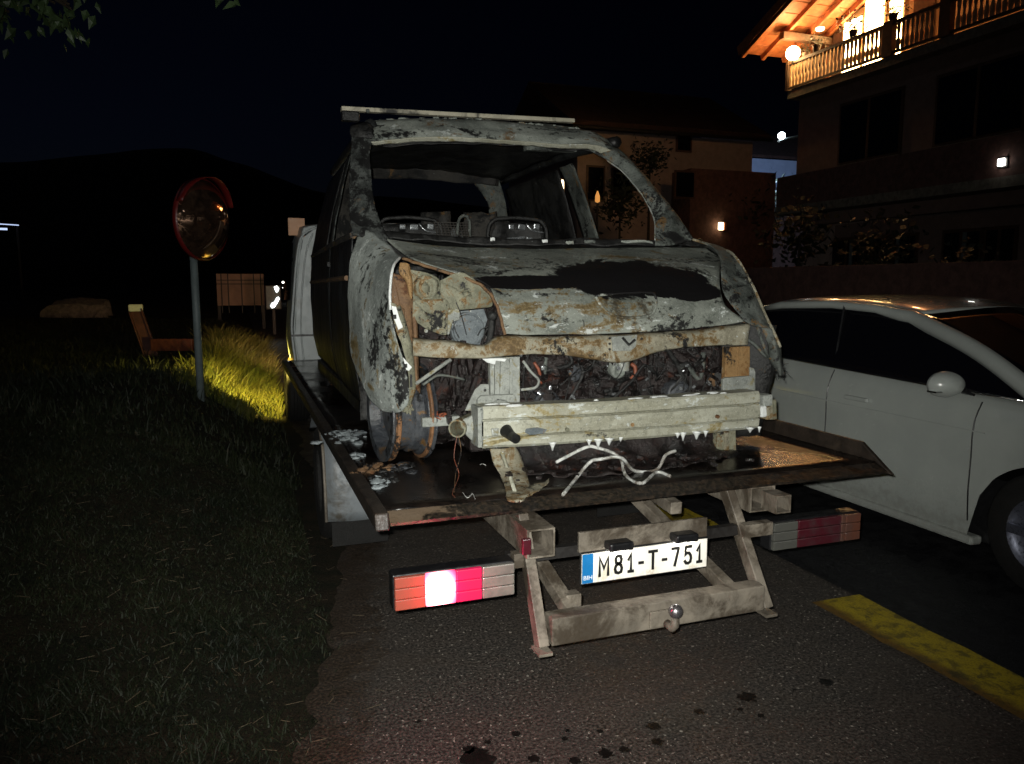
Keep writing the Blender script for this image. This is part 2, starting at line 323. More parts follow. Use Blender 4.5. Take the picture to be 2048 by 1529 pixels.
def _hood():
    t = burnt('hood_metal', (0.105, 0.115, 0.10), (0.225, 0.24, 0.21), rust=.5, soot=.52, white=.62, scale=4.2, streak=(.6, 1, 1.3), rustcol=(0.15, 0.10, 0.035))
    base = t.b.inputs['Base Color'].links[0].from_socket; rsock = t.b.inputs['Roughness'].links[0].from_socket
    p = t.sep(t.co()); n = t.noise(t.co(), 8, 9, .74, .9)
    def ell(cx, cz, rx, rz, amp):
        dx = t.math('DIVIDE', t.math('SUBTRACT', p[0], cx), rx); dz = t.math('DIVIDE', t.math('SUBTRACT', p[2], cz), rz)
        d = t.math('ADD', t.math('MULTIPLY', dx, dx), t.math('MULTIPLY', dz, dz))
        return t.ramp(t.math('ADD', d, t.math('MULTIPLY', t.math('SUBTRACT', n, .5), amp)), .90, 1.04, 1.0, 0.0)
    o = VAN
    m = t.math('MAXIMUM', ell(1.70 - o[0], 1.615 - o[2], .40, .088, 2.4), ell(1.18 - o[0], 1.600 - o[2], .34, .030, 1.6))
    m = t.math('MAXIMUM', m, ell(1.95 - o[0], 1.565 - o[2], .16, .05, 1.5))
    burn = t.math('MULTIPLY', ell(1.62 - o[0], 1.478 - o[2], .17, .06, 5.0), t.ramp(t.noise(t.co(), 16, 6, .7), .48, .6))
    burn = t.math('MULTIPLY', burn, .85)
    c = t.mix(burn, base, (0.035, 0.026, 0.014)); c = t.mix(m, c, (0.0045, 0.004, 0.0045)); t.l.new(c, t.b.inputs['Base Color'])
    r = t.n.new('ShaderNodeMix'); t.l.new(m, r.inputs[0]); t.l.new(rsock, r.inputs[2]); r.inputs[3].default_value = .55; t.l.new(r.outputs[0], t.b.inputs['Roughness'])
VAN = (1.39, 4.4, 0.845)
_hood()
# car and buildings
def _carpaint():
    t = NT('car_white'); o = t.co(); n = t.noise(o, 3, 5); p = t.sep(o); f = t.noise(o, 22, 8, .72, .4)
    c = t.mix(t.ramp(n, .3, .7), (.36, .385, .365), (.41, .435, .41))
    low = t.math('ADD', t.ramp(p[2], .16, .55, .28, -.1), t.math('MULTIPLY', f, .9)); c = t.mix(t.math('MULTIPLY', t.ramp(low, .50, .80), .35), c, (.14, .125, .10))
    t.set(Base_Color=c, Roughness=t.ramp(low, .4, .7, .22, .55), Coat_Weight=.9, Coat_Roughness=.04); M['car_white'] = t.m
_carpaint()
def _glass(name, col, rough=.03):
    t = NT(name); t.set(Base_Color=col, Roughness=rough, Specular_IOR_Level=.6, Transmission_Weight=0.0); M[name] = t.m
_glass('tinted_glass', (0.004, 0.004, 0.006)); _glass('dark_window', (0.004, 0.005, 0.008), .08)
simple('chrome', (.7, .7, .7), .12, metal=1, var=.05, bump=0)
simple('wheel_alloy', (.16, .17, .22), .35, metal=.7, var=.2, bump=.1)
simple('stucco', (0.20, 0.135, 0.115), .9, var=.12, scale=5, bump=.4); simple('pale_stucco', (0.33, 0.25, 0.22), .9, var=.12, scale=3, bump=.3)
simple('brick_red', (0.12, 0.062, 0.05), .9, var=.3, scale=6, bump=.4); simple('wood', (0.30, 0.10, 0.036), .6, var=.35, scale=6, bump=.4); simple('dark_wood', (0.07, 0.035, 0.02), .6, var=.3, bump=.3)
simple('roof_tile', (0.05, 0.025, 0.02), .8, var=.4, scale=3); simple('warm_wall', (0.62, 0.42, 0.24), .85, var=.08, scale=4, bump=.2); simple('concrete', (0.17, 0.15, 0.12), .9, var=.35, scale=9, bump=.5)
simple('baluster_wood', (0.55, 0.32, 0.17), .6, var=.3, scale=9, bump=.2)
simple('terracotta', (0.06, 0.03, 0.02), .8); simple('plant_dark', (0.012, 0.018, 0.008), .6, var=.4, scale=12, bump=0); simple('flower', (.25, .03, .04), .6)
simple('grey_paint', (0.13, 0.16, 0.165), .55, var=.2, scale=9, bump=.15); simple('mirror_red', (0.13, 0.009, 0.008), .4, var=.15)
simple('red_steel', (0.085, 0.02, 0.012), .6, var=.35, scale=7, dirt=(.07, .04, .03), dirt_amt=.4, bump=.3); simple('pale_board', (0.34, 0.22, 0.17), .85, var=.15, scale=2)
simple('blue_wall', (0.30, 0.36, 0.5), .9, var=.1, scale=1, bump=.1)
tm = NT('mirror_face'); tm.set(Base_Color=tm.mix(tm.math('MULTIPLY', tm.ramp(tm.noise(tm.co(), 9, 6, .7), .35, .75), .5), (.50, .30, .20), (.16, .07, .04)), Metallic=tm.ramp(tm.noise(tm.co(), 14, 7, .7), .4, .8, .96, .86), Roughness=tm.ramp(tm.noise(tm.co(), 11, 6, .7), .4, .75, .03, .16)); M['mirror_face'] = tm.m
emit('lit_window', (1.0, .62, .22), 32.0); emit('lit_window_soft', (1.0, .42, .10), .7); emit('lamp_warm', (1.0, .68, .28), 60.0); emit('lamp_cool', (.82, .93, 1.0), 16.0)
emit('lamp_small', (1.0, .78, .45), 6.0); emit('lamp_white', (1.0, .97, .88), 8.0); emit('lamp_blue', (.55, .68, 1.0), 1.2); emit('lit_panel', (.95, 1.0, .97), 5.0); emit('amber_lens', (1.0, .55, .06), 1.5)

# ================================================================== GROUND
def edge_x(y):
    return min(.14 + max(0.0, (y - 2.4)) * .19, .55) + .07 * noise.noise(Vector((0, y * 1.3, 3))) + .05 * noise.noise(Vector((2, y * 5.0, 3))) + .02 * noise.noise(Vector((2, y * 17.0, 3)))
def gz(x, y):
    """height of the verge and fields"""
    e = edge_x(y); t = min(1, max(0, (e - x) / 1.5)); t = t * t * (3 - 2 * t)
    by = min(1, max(0, (y - 2.5) / 5.5)); by = by * by * (3 - 2 * by) * (1 - .72 * min(1, max(0, (y - 8.6) / 3.2))); h = (.24 + .46 * by) * t + .05 * noise.noise(Vector((x * .7, y * .5, 1))) * t + .025 * noise.noise(Vector((x * 3, y * 3, 2))) * t
    far = max(0, -x - 2) ; h += .02 * min(far, 10) * t
    return h - .012
xs = np.concatenate([-np.geomspace(1500, 3.2, 26), np.linspace(-3, .9, 60), [1.5, 3, 7, 16, 40], np.geomspace(80, 1500, 10)])
ys = np.concatenate([[-300, -60, -20, -8, -3, -1], np.linspace(0, 6, 70), np.linspace(6.2, 26, 70), np.geomspace(28, 1500, 24)])
def _gv(x, y):
    z = gz(x, y) if -60 < x < 1.2 and -10 < y < 80 else (-.012 if x > 0 else .3)
    if x > 1.2: z = -.02
    return (x, y, z)
mb = MB(); mb.grid([[_gv(x, y) for x in xs] for y in ys]); g = mb.build('ground', 'soil', smooth=True); tag(g, kind='structure', label='dark soil verge and fields beside the road', cat='ground')

rows = []
for y in np.concatenate([np.linspace(-20, 0, 8), np.linspace(.3, 12, 300), np.geomspace(13, 300, 16)]):
    e = edge_x(y) + .03 * noise.noise(Vector((4, y * 6, 0))); rows.append([(x, y, 0.0) for x in np.concatenate([np.linspace(e, 2.9, 8), [2.96]])])
mb = MB(); mb.grid(rows); road = mb.build('road', 'asphalt'); tag(road, 'worn grey asphalt lane under the recovery truck', 'road', kind='structure')
mb = MB(); mb.grid([[(2.93, y, .006), (4.5, y, .006), (7.2, y, .006)] for y in np.linspace(-20, 300, 40)]); o = mb.build('road', 'dark_asphalt'); tag(o, 'smooth dark asphalt lane under the white car', 'road', kind='structure')
for k, (y0, y1) in enumerate([(-1.5, 2.96), (4.0, 8.0), (9.8, 13.8)]):
    n = 30; mb = MB(); mb.grid([[(2.655 + (.03 * noise.noise(Vector((1, y * 5, k)))), y, .0095), (2.80, y, .0095), (2.945 + .025 * noise.noise(Vector((5, y * 5, k))), y, .0095)] for y in np.linspace(y0, y1, n)])
    o = mb.build('road_marking', 'yellow_paint', road)
# damp drips on the asphalt
spots = [(1495, 1395, .035), (1480, 1420, .012), (1522, 1432, .014), (1652, 1365, .026), (938, 1500, .022), (975, 1485, .012), (1032, 1468, .016), (1130, 1478, .012), (1135, 1462, .009), (1200, 1463, .012),
         (1306, 1453, .026), (1315, 1484, .022), (1212, 1508, .026), (1248, 1500, .018), (1150, 1522, .02), (955, 1520, .06), (1068, 1518, .02), (836, 1444, .01), (1590, 1380, .008), (1398, 1424, .02)]
for px, py, r in spots:
    c = AZ(px, py, 0.003); mb = MB(); n = 18
    ring = [Vector((c.x + math.cos(q) * r * 1.0 * (1 + .9 * noise.noise(Vector((px, q * 1.9, 0)))), c.y + math.sin(q) * r * 1.0 * (1 + .9 * noise.noise(Vector((px, q * 1.9, 5)))), .004)) for q in np.linspace(0, 2 * math.pi, n, endpoint=False)]
    mb._add(ring, [tuple(range(n))]); mb.build('wet_spot', 'wet_spot', road)

# hills and far slope
def hill(name, pts, y, depth, label):
    mb = MB(); rows = []
    crest = [AY(px, py, y) for px, py in pts]
    rows.append([Vector((p.x, p.y - depth, -2)) for p in crest]); rows.append([Vector((p.x, p.y - depth * .45, p.z * .55)) for p in crest]); rows.append(crest); rows.append([Vector((p.x, p.y + depth, -2)) for p in crest])
    mb.loft(rows, 60, 14, 3.0, .02); o = mb.build(name, 'hill_soil', smooth=True); return tag(o, label, 'hill', kind='structure')
hill('hill', [(-900, 420), (-400, 350), (-150, 345), (0, 338), (150, 322), (330, 314), (400, 322), (480, 345), (620, 388), (800, 410), (1100, 430), (1500, 440)], 420, 150, 'dark wooded hill against the night sky')
hill('hill', [(700, 520), (900, 480), (1100, 430), (1400, 420), (1800, 400), (2400, 360), (3200, 330)], 240, 80, 'low dark slope behind the houses')

# ------------------------------------------------------------------ grass (stuff)
def blades(name, mat, n, area, hgt, wid, lean, label, hfun=None, seed=1):
    r = np.random.default_rng(seed); x, y = area(r, n); n = len(x)
    z = np.array([gz(a, b) for a, b in zip(x, y)]); h = hgt[0] + (hgt[1] - hgt[0]) * r.random(n) ** 2
    if hfun is not None: h = h * hfun(x, y)
    a = r.random(n) * 2 * math.pi; b = r.random(n) * 2 * math.pi; w = wid * (.6 + .8 * r.random(n)); L = lean * (.2 + r.random(n)) * h
    dx, dy = np.cos(a) * w, np.sin(a) * w; lx, ly = np.cos(b) * L, np.sin(b) * L
    P = np.stack([np.stack([x - dx, y - dy, z], 1), np.stack([x + dx, y + dy, z], 1), np.stack([x + dx * .7 + lx * .35, y + dy * .7 + ly * .35, z + h * .6], 1),
                  np.stack([x - dx * .7 + lx * .35, y - dy * .7 + ly * .35, z + h * .6], 1), np.stack([x + lx, y + ly, z + h], 1)], 1).reshape(-1, 3)
    base = np.arange(n) * 5; q = np.stack([base, base + 1, base + 2, base + 3], 1); t = np.stack([base + 3, base + 2, base + 4], 1)
    me = bpy.data.meshes.new(name); me.vertices.add(len(P)); me.vertices.foreach_set('co', P.ravel())
    loops = np.concatenate([q.ravel(), t.ravel()]); me.loops.add(len(loops)); me.loops.foreach_set('vertex_index', loops)
    me.polygons.add(2 * n); ls = np.concatenate([np.arange(n) * 4, 4 * n + np.arange(n) * 3]); me.polygons.foreach_set('loop_start', ls)
    me.update(calc_edges=True); me.validate(); me.materials.append(M[mat]); o = bpy.data.objects.new(name, me); COL.objects.link(o)
    return tag(o, label, 'grass', kind='stuff')
def a_near(r, n):
    y = .9 + 5.6 * r.random(n) ** 1.2; x = -3.4 * r.random(n) ** 1.1 + .35
    e = np.array([edge_x(b) for b in y]); k = (x < e + .16 - .5 * r.random(len(x)) ** .8) & (x > -.28 * y - .9); return x[k], y[k]
def a_mid(r, n):
    y = 6 + 22 * r.random(n) ** 1.5; x = .5 - 9.5 * r.random(n); k = (x > -.28 * y - 1.2) & (x < .42); return x[k], y[k]
def patchy(x, y): return np.array([.25 + 1.5 * max(0, noise.noise(Vector((a * 2.2, b * 2.2, 0))) * .6 + .45) ** 1.5 + (.8 if noise.noise(Vector((a * 6, b * 6, 9))) > .45 else 0) for a, b in zip(x, y)])
blades('grass', 'grass_blade', 170000, a_near, (.010, .055), .0022, 1.6, 'short dark mown grass beside the asphalt', patchy, 1)
blades('grass', 'grass_blade', 90000, a_mid, (.04, .16), .005, .8, 'dark grass further along the verge', patchy, 2)
def a_weed(r, n):
    y = 8.4 + 8.5 * r.random(n); x = -1.0 + 1.55 * r.random(n); k = (x < .12 + .33 * (y > 9.3)) & (x > -.50 + .25 * r.random(n) - (y < 10.5) * .15); return x[k], y[k]
def weedh(x, y): return np.array([(.25 + .45 * min(1, max(0, (b - 8.6) / 3.5))) * (.6 + .9 * (noise.noise(Vector((a * 2.5, b * 1.5, 4))) * .5 + .5)) for a, b in zip(x, y)])
blades('tall_weeds', 'weed_blade', 70000, a_weed, (.12, .72), .010, .7, 'tall yellowish weeds lit beside the front of the truck', weedh, 3)
# broad weed leaves mixed in
def a_straw(r, n):
    y = 1.4 + 3.6 * r.random(n); x = .5 - 2.3 * r.random(n) ** 1.3; return x, y
mb = MB(); sx, sy = a_straw(np.random.default_rng(5), 330)
for x, y in zip(sx, sy):
    on_road = x > edge_x(y)
    if on_road and random.random() < .45 : continue
    z = max(gz(x, y) + random.uniform(.01, .05), .006) if not on_road else .006; a = random.gauss(0, .5) if random.random() < .7 else random.random() * 3.1
    L = random.uniform(.012, .07); d = Vector((math.cos(a), math.sin(a), random.uniform(-.1, .3) if not on_road else 0)) * L / 2; p = Vector((x, y, z)); mb.bar(p - d, p + d, .0022, .0012)
o = mb.build('straw_litter', 'straw'); tag(o, 'dry straw bits scattered over grass and road edge', 'straw', kind='stuff')

# ================================================================== RECOVERY TRUCK
TR = thing('recovery_truck', 'flatbed recovery truck with dark wet deck carrying the burnt van', 'truck', (1.45, 5.5, 0))
DL, DR, DZ, DY0, DY1 = .445, 2.53, .84, 2.49, 7.75
mb = MB(); mb.grid([[(DL + (DR - DL) * i / 40, DY0 + (DY1 - DY0) * j / 60, DZ + .004 * noise.noise(Vector((i * .3, j * .25, 0)))) for i in range(41)] for j in range(61)])
deck = mb.build('deck', 'wet_deck', TR, smooth=True, solid=.012)
mb = MB(); mb.grid([[Vector((DL, DY0, DZ - .004)).lerp(Vector((DR, DY0, DZ - .004)), i / 30) + Vector((0, -k * .062, -k * .024)) for i in range(31)] for k in (0, 1)]); mb.build('rear_lip', 'rear_lip', deck, solid=.012)
mb = MB(); mb.prism([(DL - .05, DY0 - .07, DZ - .045), (DL - .003, DY0 - .07, DZ - .045), (DL - .003, DY0 - .055, DZ + .012), (DL - .05, DY0 - .055, DZ + .012)], (0, DY1 - DY0 + .05, 0)); mb.build('side_rail', 'deck_rail', TR, bevel=.006)
# right side rail: a taller plate with a chamfered end
mb = MB(); mb.prism([(DR + .003, DY0 - .085, DZ - .035), (DR + .003, DY0 + .09, DZ + .072), (DR + .003, DY1, DZ + .072), (DR + .003, DY1, DZ - .035)], (.02, 0, 0)); mb.build('side_rail', 'deck_rail', TR, bevel=.004)
for k, x in enumerate((.80, 1.15, 1.75, 2.15)):
    pass
for y in np.arange(2.75, 7.6, .62): mb = MB(); mb.box((1.46, y, DZ - .055), (2.0, .06, .07)); mb.build('cross_member', 'dark_frame', TR)
# chassis rails: pale box tubes that stick out below the deck
def boxtube(x0, x1, z0, z1, y0, y1, name, mat, t=.006):
    mb = MB(); mb.box2((x0, y0, z0), (x1, y1, z0 + t)); mb.box2((x0, y0, z1 - t), (x1, y1, z1)); mb.box2((x0, y0, z0 + t), (x0 + t, y1, z1 - t)); mb.box2((x1 - t, y0, z0 + t), (x1, y1, z1 - t)); return mb.build(name, mat, TR)
boxtube(.875, .975, .685, .785, 2.30, 7.2, 'chassis_rail', 'frame_paint')
boxtube(1.87, 1.985, .70, .80, 2.45, 7.2, 'chassis_rail', 'frame_paint'); boxtube(1.92, 1.99, .715, .785, 2.36, 2.449, 'chassis_rail', 'frame_paint')
mb = MB(); mb.box((.868, 2.29, .735), (.03, .02, .055)); mb.build('side_marker', 'lens_red', TR, bevel=.004)
# trapezoid under-run frame
PL0, PL1 = AY(1050, 1040, 2.42), AY(1083, 1285, 2.30); PR0, PR1 = AY(1455, 975, 2.55), AY(1518, 1205, 2.42)
PL1 = Vector((.93, 2.30, .372)); PL0 = Vector((.905, 2.44, .80)); PR1 = Vector((1.845, 2.30, .372)); PR0 = Vector((1.80, 2.52, .80))
for a, b, w in ((PL0, PL1, .045), (PR0, PR1, .045)):
    mb = MB(); mb.bar(a, b, w * .85, .055, (0, 1, 0)); mb.build('underrun_arm', 'frame_paint', TR, bevel=.004)
mb = MB(); mb.box2((PL1.x + .026, 2.275, .377), (PR1.x - .026, 2.345, .475)); mb.build('underrun_bar', 'frame_paint', TR, bevel=.005)
mb = MB(); mb.box((PL1.x, 2.30, .357), (.05, .075, .010)); mb.build('foot_plate', 'frame_paint', TR); mb = MB(); mb.box((PR1.x, 2.30, .357), (.05, .075, .010)); mb.build('foot_plate', 'frame_paint', TR)
for x0, x1 in ((1.02, 1.08), (1.62, 1.74)):
    mb = MB(); mb.bar((x0, 2.98, .68), (x1, 2.35, .42), .05, .05); mb.build('strut', 'frame_paint', TR, bevel=.004)
mb = MB(); mb.box((1.10, 2.44, .455), (.06, .05, .06)); mb.build('clamp', 'frame_paint', TR, bevel=.004)
mb = MB(); mb.bar((1.75, 4.1, .74), (1.63, 2.6, .70), .05, .05); mb.build('strut', 'frame_paint', TR, bevel=.004)
# tow ball
mb = MB(); mb.box((1.37, 2.268, .418), (.09, .012, .06)); mb.build('ball_plate', 'frame_paint', TR, bevel=.003)
mb = MB(); mb.tube([(1.392, 2.26, .398), (1.392, 2.225, .398), (1.394, 2.21, .413), (1.394, 2.21, .443)], [.016, .016, .014, .013], 12); mb.build('ball_neck', 'frame_paint', TR, smooth=True)
mb = MB(); mb.lathe((1.394, 2.21, .465), (0, 0, 1), [(.0005, -.027)] + [(.026 * math.sin(q), -.026 * math.cos(q)) for q in np.linspace(.3, math.pi - .02, 12)], 20); mb.build('tow_ball', 'ball_steel', TR, smooth=True)
# cross bar, plate bracket, plate and its two lamps
mb = MB(); mb.box2((.85, 2.425, .625), (1.95, 2.455, .665)); mb.build('lamp_bar', 'dark_frame', TR)
mb = MB(); mb.box2((.86, 2.385, .625), (.935, 2.424, .675)); mb.build('lamp_bar', 'frame_paint', TR); mb = MB(); mb.box2((1.80, 2.385, .625), (1.93, 2.424, .675)); mb.build('lamp_bar', 'frame_paint', TR)
pc = [AY(1160, 1062, 2.42), AY(1408, 1030, 2.42), AY(1408, 1068, 2.42), AY(1160, 1098, 2.42)]
mb = MB(); mb.box2((1.115, 2.41, .640), (1.648, 2.424, .716)); mb.build('plate_bracket', 'frame_paint', TR, bevel=.002)
lp = thing('license_plate', 'white number plate M81-T-751 with blue band under two lamps', 'number plate', (1.40, 2.40, .57))
PX0, PX1, PZ0, PZ1 = 1.122, 1.642, .528, .638
mb = MB(); mb.box2((PX0 - .006, 2.402, PZ0 - .006), (PX1 + .006, 2.409, PZ1 + .006)); mb.build('plate_frame', 'plate_black', lp, bevel=.003)
mb = MB(); mb.box2((PX0, 2.399, PZ0), (PX1, 2.402, PZ1)); mb.build('plate_face', 'plate_white', lp)
mb = MB(); mb.box2((PX0 + .001, 2.3975, PZ0 + .001), (PX0 + .044, 2.399, PZ1 - .001)); mb.build('country_band', 'plate_blue', lp)
def text(body, x0, x1, z0, z1, y, mat, name, parent, off=0.0):
    cu = bpy.data.curves.new('t', 'FONT'); cu.body = body; cu.size = 1; cu.offset = off; cu.extrude = 0.0; cu.fill_mode = 'FRONT'
    ob = bpy.data.objects.new('t', cu); COL.objects.link(ob); dg = bpy.context.evaluated_depsgraph_get(); me = bpy.data.meshes.new_from_object(ob.evaluated_get(dg)); bpy.data.objects.remove(ob)
    co = np.array([v.co[:] for v in me.vertices]); mn, mx = co.min(0), co.max(0); off_ = ORG[root(parent).name]
    for v in me.vertices:
        v.co = Vector((x0 + (v.co.x - mn[0]) / (mx[0] - mn[0]) * (x1 - x0), y, z0 + (v.co.y - mn[1]) / (mx[1] - mn[1]) * (z1 - z0))) - off_
    me.materials.clear(); me.materials.append(M[mat]); o = bpy.data.objects.new(name, me); COL.objects.link(o); o.parent = parent; return o
def glyphs(body, x0, x1, z0, z1, y, sw, name, parent):
    G = {'M': (1.0, [[(0, 0), (0, 1), (.5, .38), (1, 1), (1, 0)]]), '8': (.86, [[(.5, .54), (.16, .62), (.08, .8), (.2, .96), (.5, 1), (.8, .96), (.92, .8), (.84, .62), (.5, .54), (.12, .44), (0, .25), (.12, .05), (.5, 0), (.88, .05), (1, .25), (.88, .44), (.5, .54)]]),
         '1': (.62, [[(.0, .72), (.55, 1), (.55, 0)], [(.05, 0), (1, 0)]]), '-': (.55, [[(.05, .42), (.95, .42)]]), 'T': (.9, [[(0, 1), (1, 1)], [(.5, 1), (.5, 0)]]),
         '7': (.82, [[(0, 1), (1, 1), (.38, 0)]]), '5': (.82, [[(.92, 1), (.08, 1), (.03, .53), (.3, .63), (.65, .62), (.95, .45), (1, .28), (.9, .08), (.55, 0), (.2, .02), (0, .14)]])}
    tot = sum(G[c][0] for c in body) + .36 * (len(body) - 1); k = (x1 - x0) / tot; x = x0; mb = MB()
    for c in body:
        w = G[c][0] * k
        for li, pl in enumerate(G[c][1]):
            P = [Vector((x + sw / 2 + p[0] * (w - sw), 0, z0 + sw / 2 + p[1] * (z1 - z0 - sw))) for p in pl]; n = len(P); L = []; Rr = []
            for i, q in enumerate(P):
                closed = (P[0] - P[-1]).length < 1e-6
                a = (q - P[i - 1]).normalized() if i else ((P[0] - P[-2]).normalized() if closed else (P[1] - q).normalized()); b = (P[i + 1] - q).normalized() if i < n - 1 else ((P[1] - P[0]).normalized() if closed else a)
                t_ = (a + b).normalized() if (a + b).length > 1e-4 else a; nn = Vector((-t_.z, 0, t_.x)); d_ = min(1.9, 1 / max(.3, nn.dot(Vector((-a.z, 0, a.x)))))
                e_ = Vector(); 
                if not closed and i == 0: e_ = -a * sw / 2
                if not closed and i == n - 1: e_ = a * sw / 2
                L.append(Vector((q + nn * sw / 2 * d_ + e_)[:])); Rr.append(Vector((q - nn * sw / 2 * d_ + e_)[:]))
            for V_ in L + Rr: V_.y = y - .0002 * li
            mb.grid([L, Rr])
        x += w + .36 * k
    return mb.build(name, 'plate_black', parent)
glyphs('M81-T-751', PX0 + .064, PX1 - .02, PZ0 + .018, PZ1 - .016, 2.3972, .0115, 'plate_lettering', lp)
text('BIH', PX0 + .006, PX0 + .040, PZ0 + .014, PZ0 + .030, 2.3966, 'plate_pale', 'country_lettering', lp, .01)
for x in (1.258, 1.528):
    mb = MB(); mb.box2((x - .048, 2.352, .648), (x + .048, 2.409, .680)); l = mb.build('plate_lamp', 'black_plastic', TR, bevel=.008)
    mb = MB(); mb.box2((x - .03, 2.358, .644), (x + .03, 2.385, .648)); mb.build('lamp_glass', 'lamp_white', l)
    point('plate_bulb', (x, 2.36, .640), .28, (1, .93, .8), .008, TR)
# tail lamp clusters
def cluster(x0, x1, z0, z1, y, secs, tilt=0):
    mb = MB(); mb.box2((x0, y + .016, z0), (x1, y + .08, z1)); h = mb.build('tail_lamp', 'black_plastic', TR, bevel=.006)
    w = x1 - x0; x = x0 + .004
    for frac, mat, nm in secs:
        xe = x + (w - .008) * frac
        mb = MB()
        for k in range(3):
            za = z0 + .004 + (z1 - z0 - .008) * k / 3; zb = z0 + .004 + (z1 - z0 - .008) * (k + 1) / 3
            mb.box2((x + .001, y, za + .0012), (xe - .001, y + .018, zb - .0012))
        mb.build(nm, mat, h, bevel=.003); x = xe
    return h
t = emit('lens_lit', (1, .02, .08), 1.0, (.3, .01, .03)); p = t.sep(t.co()); LX, LZ = .585 - 1.45, .60
dx = t.math('DIVIDE', t.math('SUBTRACT', p[0], LX), .068); dz = t.math('DIVIDE', t.math('SUBTRACT', p[2], LZ), .085)
d = t.math('POWER', t.math('ADD', t.math('MULTIPLY', dx, dx), t.math('MULTIPLY', dz, dz)), 1.3)
e = t.math('EXPONENT', t.math('MULTIPLY', d, -1.6)); t.l.new(t.math('ADD', t.math('MULTIPLY', e, 13), 1.3), t.b.inputs['Emission Strength'])
t.l.new(t.mix(t.ramp(e, .05, .75), (1, .015, .10), (1, .30, .34)), t.b.inputs['Emission Color'])
t = emit('lens_glow', (1, .015, .12), .38, (.3, .01, .05)); t = emit('lens_glow_orange', (1, .09, .05), .09, (.22, .065, .04))
cluster(.435, .852, .545, .665, 2.345, [(.25, 'lens_glow_orange', 'indicator_lens'), (.25, 'lens_lit', 'lit_lens'), (.22, 'lens_glow', 'brake_lens'), (.28, 'lens_clear', 'reverse_lens')])
cluster(1.945, 2.385, .545, .665, 2.40, [(.27, 'lens_dusty', 'reverse_lens'), (.50, 'lens_red', 'brake_lens'), (.05, 'lens_orange', 'divider'), (.18, 'lens_orange', 'indicator_lens')])
point('tail_bulb', (.60, 2.31, .605), 3.0, (1, .03, .12), .02, TR)
# rear wheels and mudguards
def truck_wheel(x, y, r, w, side):
    mb = MB(); prof = [(r * .55, -w / 2), (r * .92, -w / 2), (r, -w / 2 + .03)] + [q for k in range(5) for q in ((r, -w / 2 + .03 + (w - .06) * k / 5 + .004), (r, -w / 2 + .03 + (w - .06) * (k + .7) / 5), (r - .012, -w / 2 + .03 + (w - .06) * (k + .75) / 5), (r - .012, -w / 2 + .03 + (w - .06) * (k + .98) / 5))] + [(r, w / 2 - .03), (r * .92, w / 2), (r * .55, w / 2)]
    mb.lathe((x, y, r), (1, 0, 0), prof, 36); wh = mb.build('wheel', 'rubber', TR, smooth=False)
    mb = MB(); mb.lathe((x, y, r), (1, 0, 0), [(.001, side * .05), (r * .3, side * .05), (r * .36, side * .02), (r * .56, side * .06), (r * .56, -side * .08)], 24); mb.build('rim', 'grey_paint', wh, smooth=True); return wh
for x, sd in ((.62, -1), (2.28, 1)): truck_wheel(x, 4.85, .36, .36, sd); truck_wheel(x, 9.15, .36, .24, sd)
for x0, x1 in ((.43, .80), (2.10, 2.47)):
    xm = (x0 + x1) / 2
    mb = MB(); mb.loft([[(x0, 4.34, .25), (xm, 4.32, .245), (x1, 4.34, .25)], [(x0, 4.36, .45), (xm, 4.345, .45), (x1, 4.36, .45)], [(x0, 4.42, .66), (xm, 4.41, .665), (x1, 4.42, .66)], [(x0, 4.6, .755), (xm, 4.6, .76), (x1, 4.6, .755)], [(x0, 4.95, .77), (xm, 4.95, .775), (x1, 4.95, .77)], [(x0, 5.3, .6), (xm, 5.3, .6), (x1, 5.3, .6)]], 6, 20); m = mb.build('mudguard', 'mudguard', TR, smooth=True, solid=.008)
    mb = MB(); mb.tube(catmull([(x0, 4.335, .25), (x0, 4.355, .45), (x0, 4.415, .66), (x0, 4.6, .757)], 14), .009, 6); mb.build('guard_edge', 'frame_paint', m)
    mb = MB(); mb.box2((x0 + .03, 4.335, .10), (x1 - .02, 4.342, .243)); mb.build('mud_flap', 'rubber', m)
# cab
CX0, CX1 = .55, 2.46
def cabsec(y, x0, x1, z0, z1, r=.16):
    pts = [(x0 + .03, y, z0), (x0 - .02, y, z0 + .45), (x0, y, z0 + .75), (x0 + .05, y, z1 - .28), (x0 + .09, y, z1 - .10), (x0 + .20, y, z1 - .01), ((x0 + x1) / 2, y, z1 + .03), (x1 - .20, y, z1 - .01), (x1 - .09, y, z1 - .10), (x1 - .05, y, z1 - .28), (x1, y, z0 + .75), (x1 + .02, y, z0 + .45), (x1 - .03, y, z0)]
    return [Vector(p) for p in pts]
mb = MB(); back = cabsec(8.0, CX0 + .02, CX1 - .02, .62, 2.14); mb._add(back, [tuple(range(len(back)))]); mb.loft([back, cabsec(8.06, CX0, CX1, .60, 2.18), cabsec(8.7, CX0 - .01, CX1 + .01, .58, 2.20), cabsec(9.2, CX0, CX1, .55, 2.05), cabsec(9.75, CX0 + .08, CX1 - .08, .50, 1.35), cabsec(9.95, CX0 + .25, CX1 - .25, .50, 1.15)], 40, 24)
cab = mb.build('cab', 'cab_white', TR, smooth=True)
for z in (.98, 1.62): pass
mb = MB(); mb.tube(catmull([(CX0 + .006, 7.985, .63), (CX0 - .035, 7.99, 1.1), (CX0 - .012, 7.99, 1.4), (CX0 + .04, 7.99, 1.85), (CX0 + .10, 7.99, 2.06), (CX0 + .25, 7.99, 2.15)], 24), .012, 8); mb.build('corner_seam', 'cab_white', cab, smooth=True)
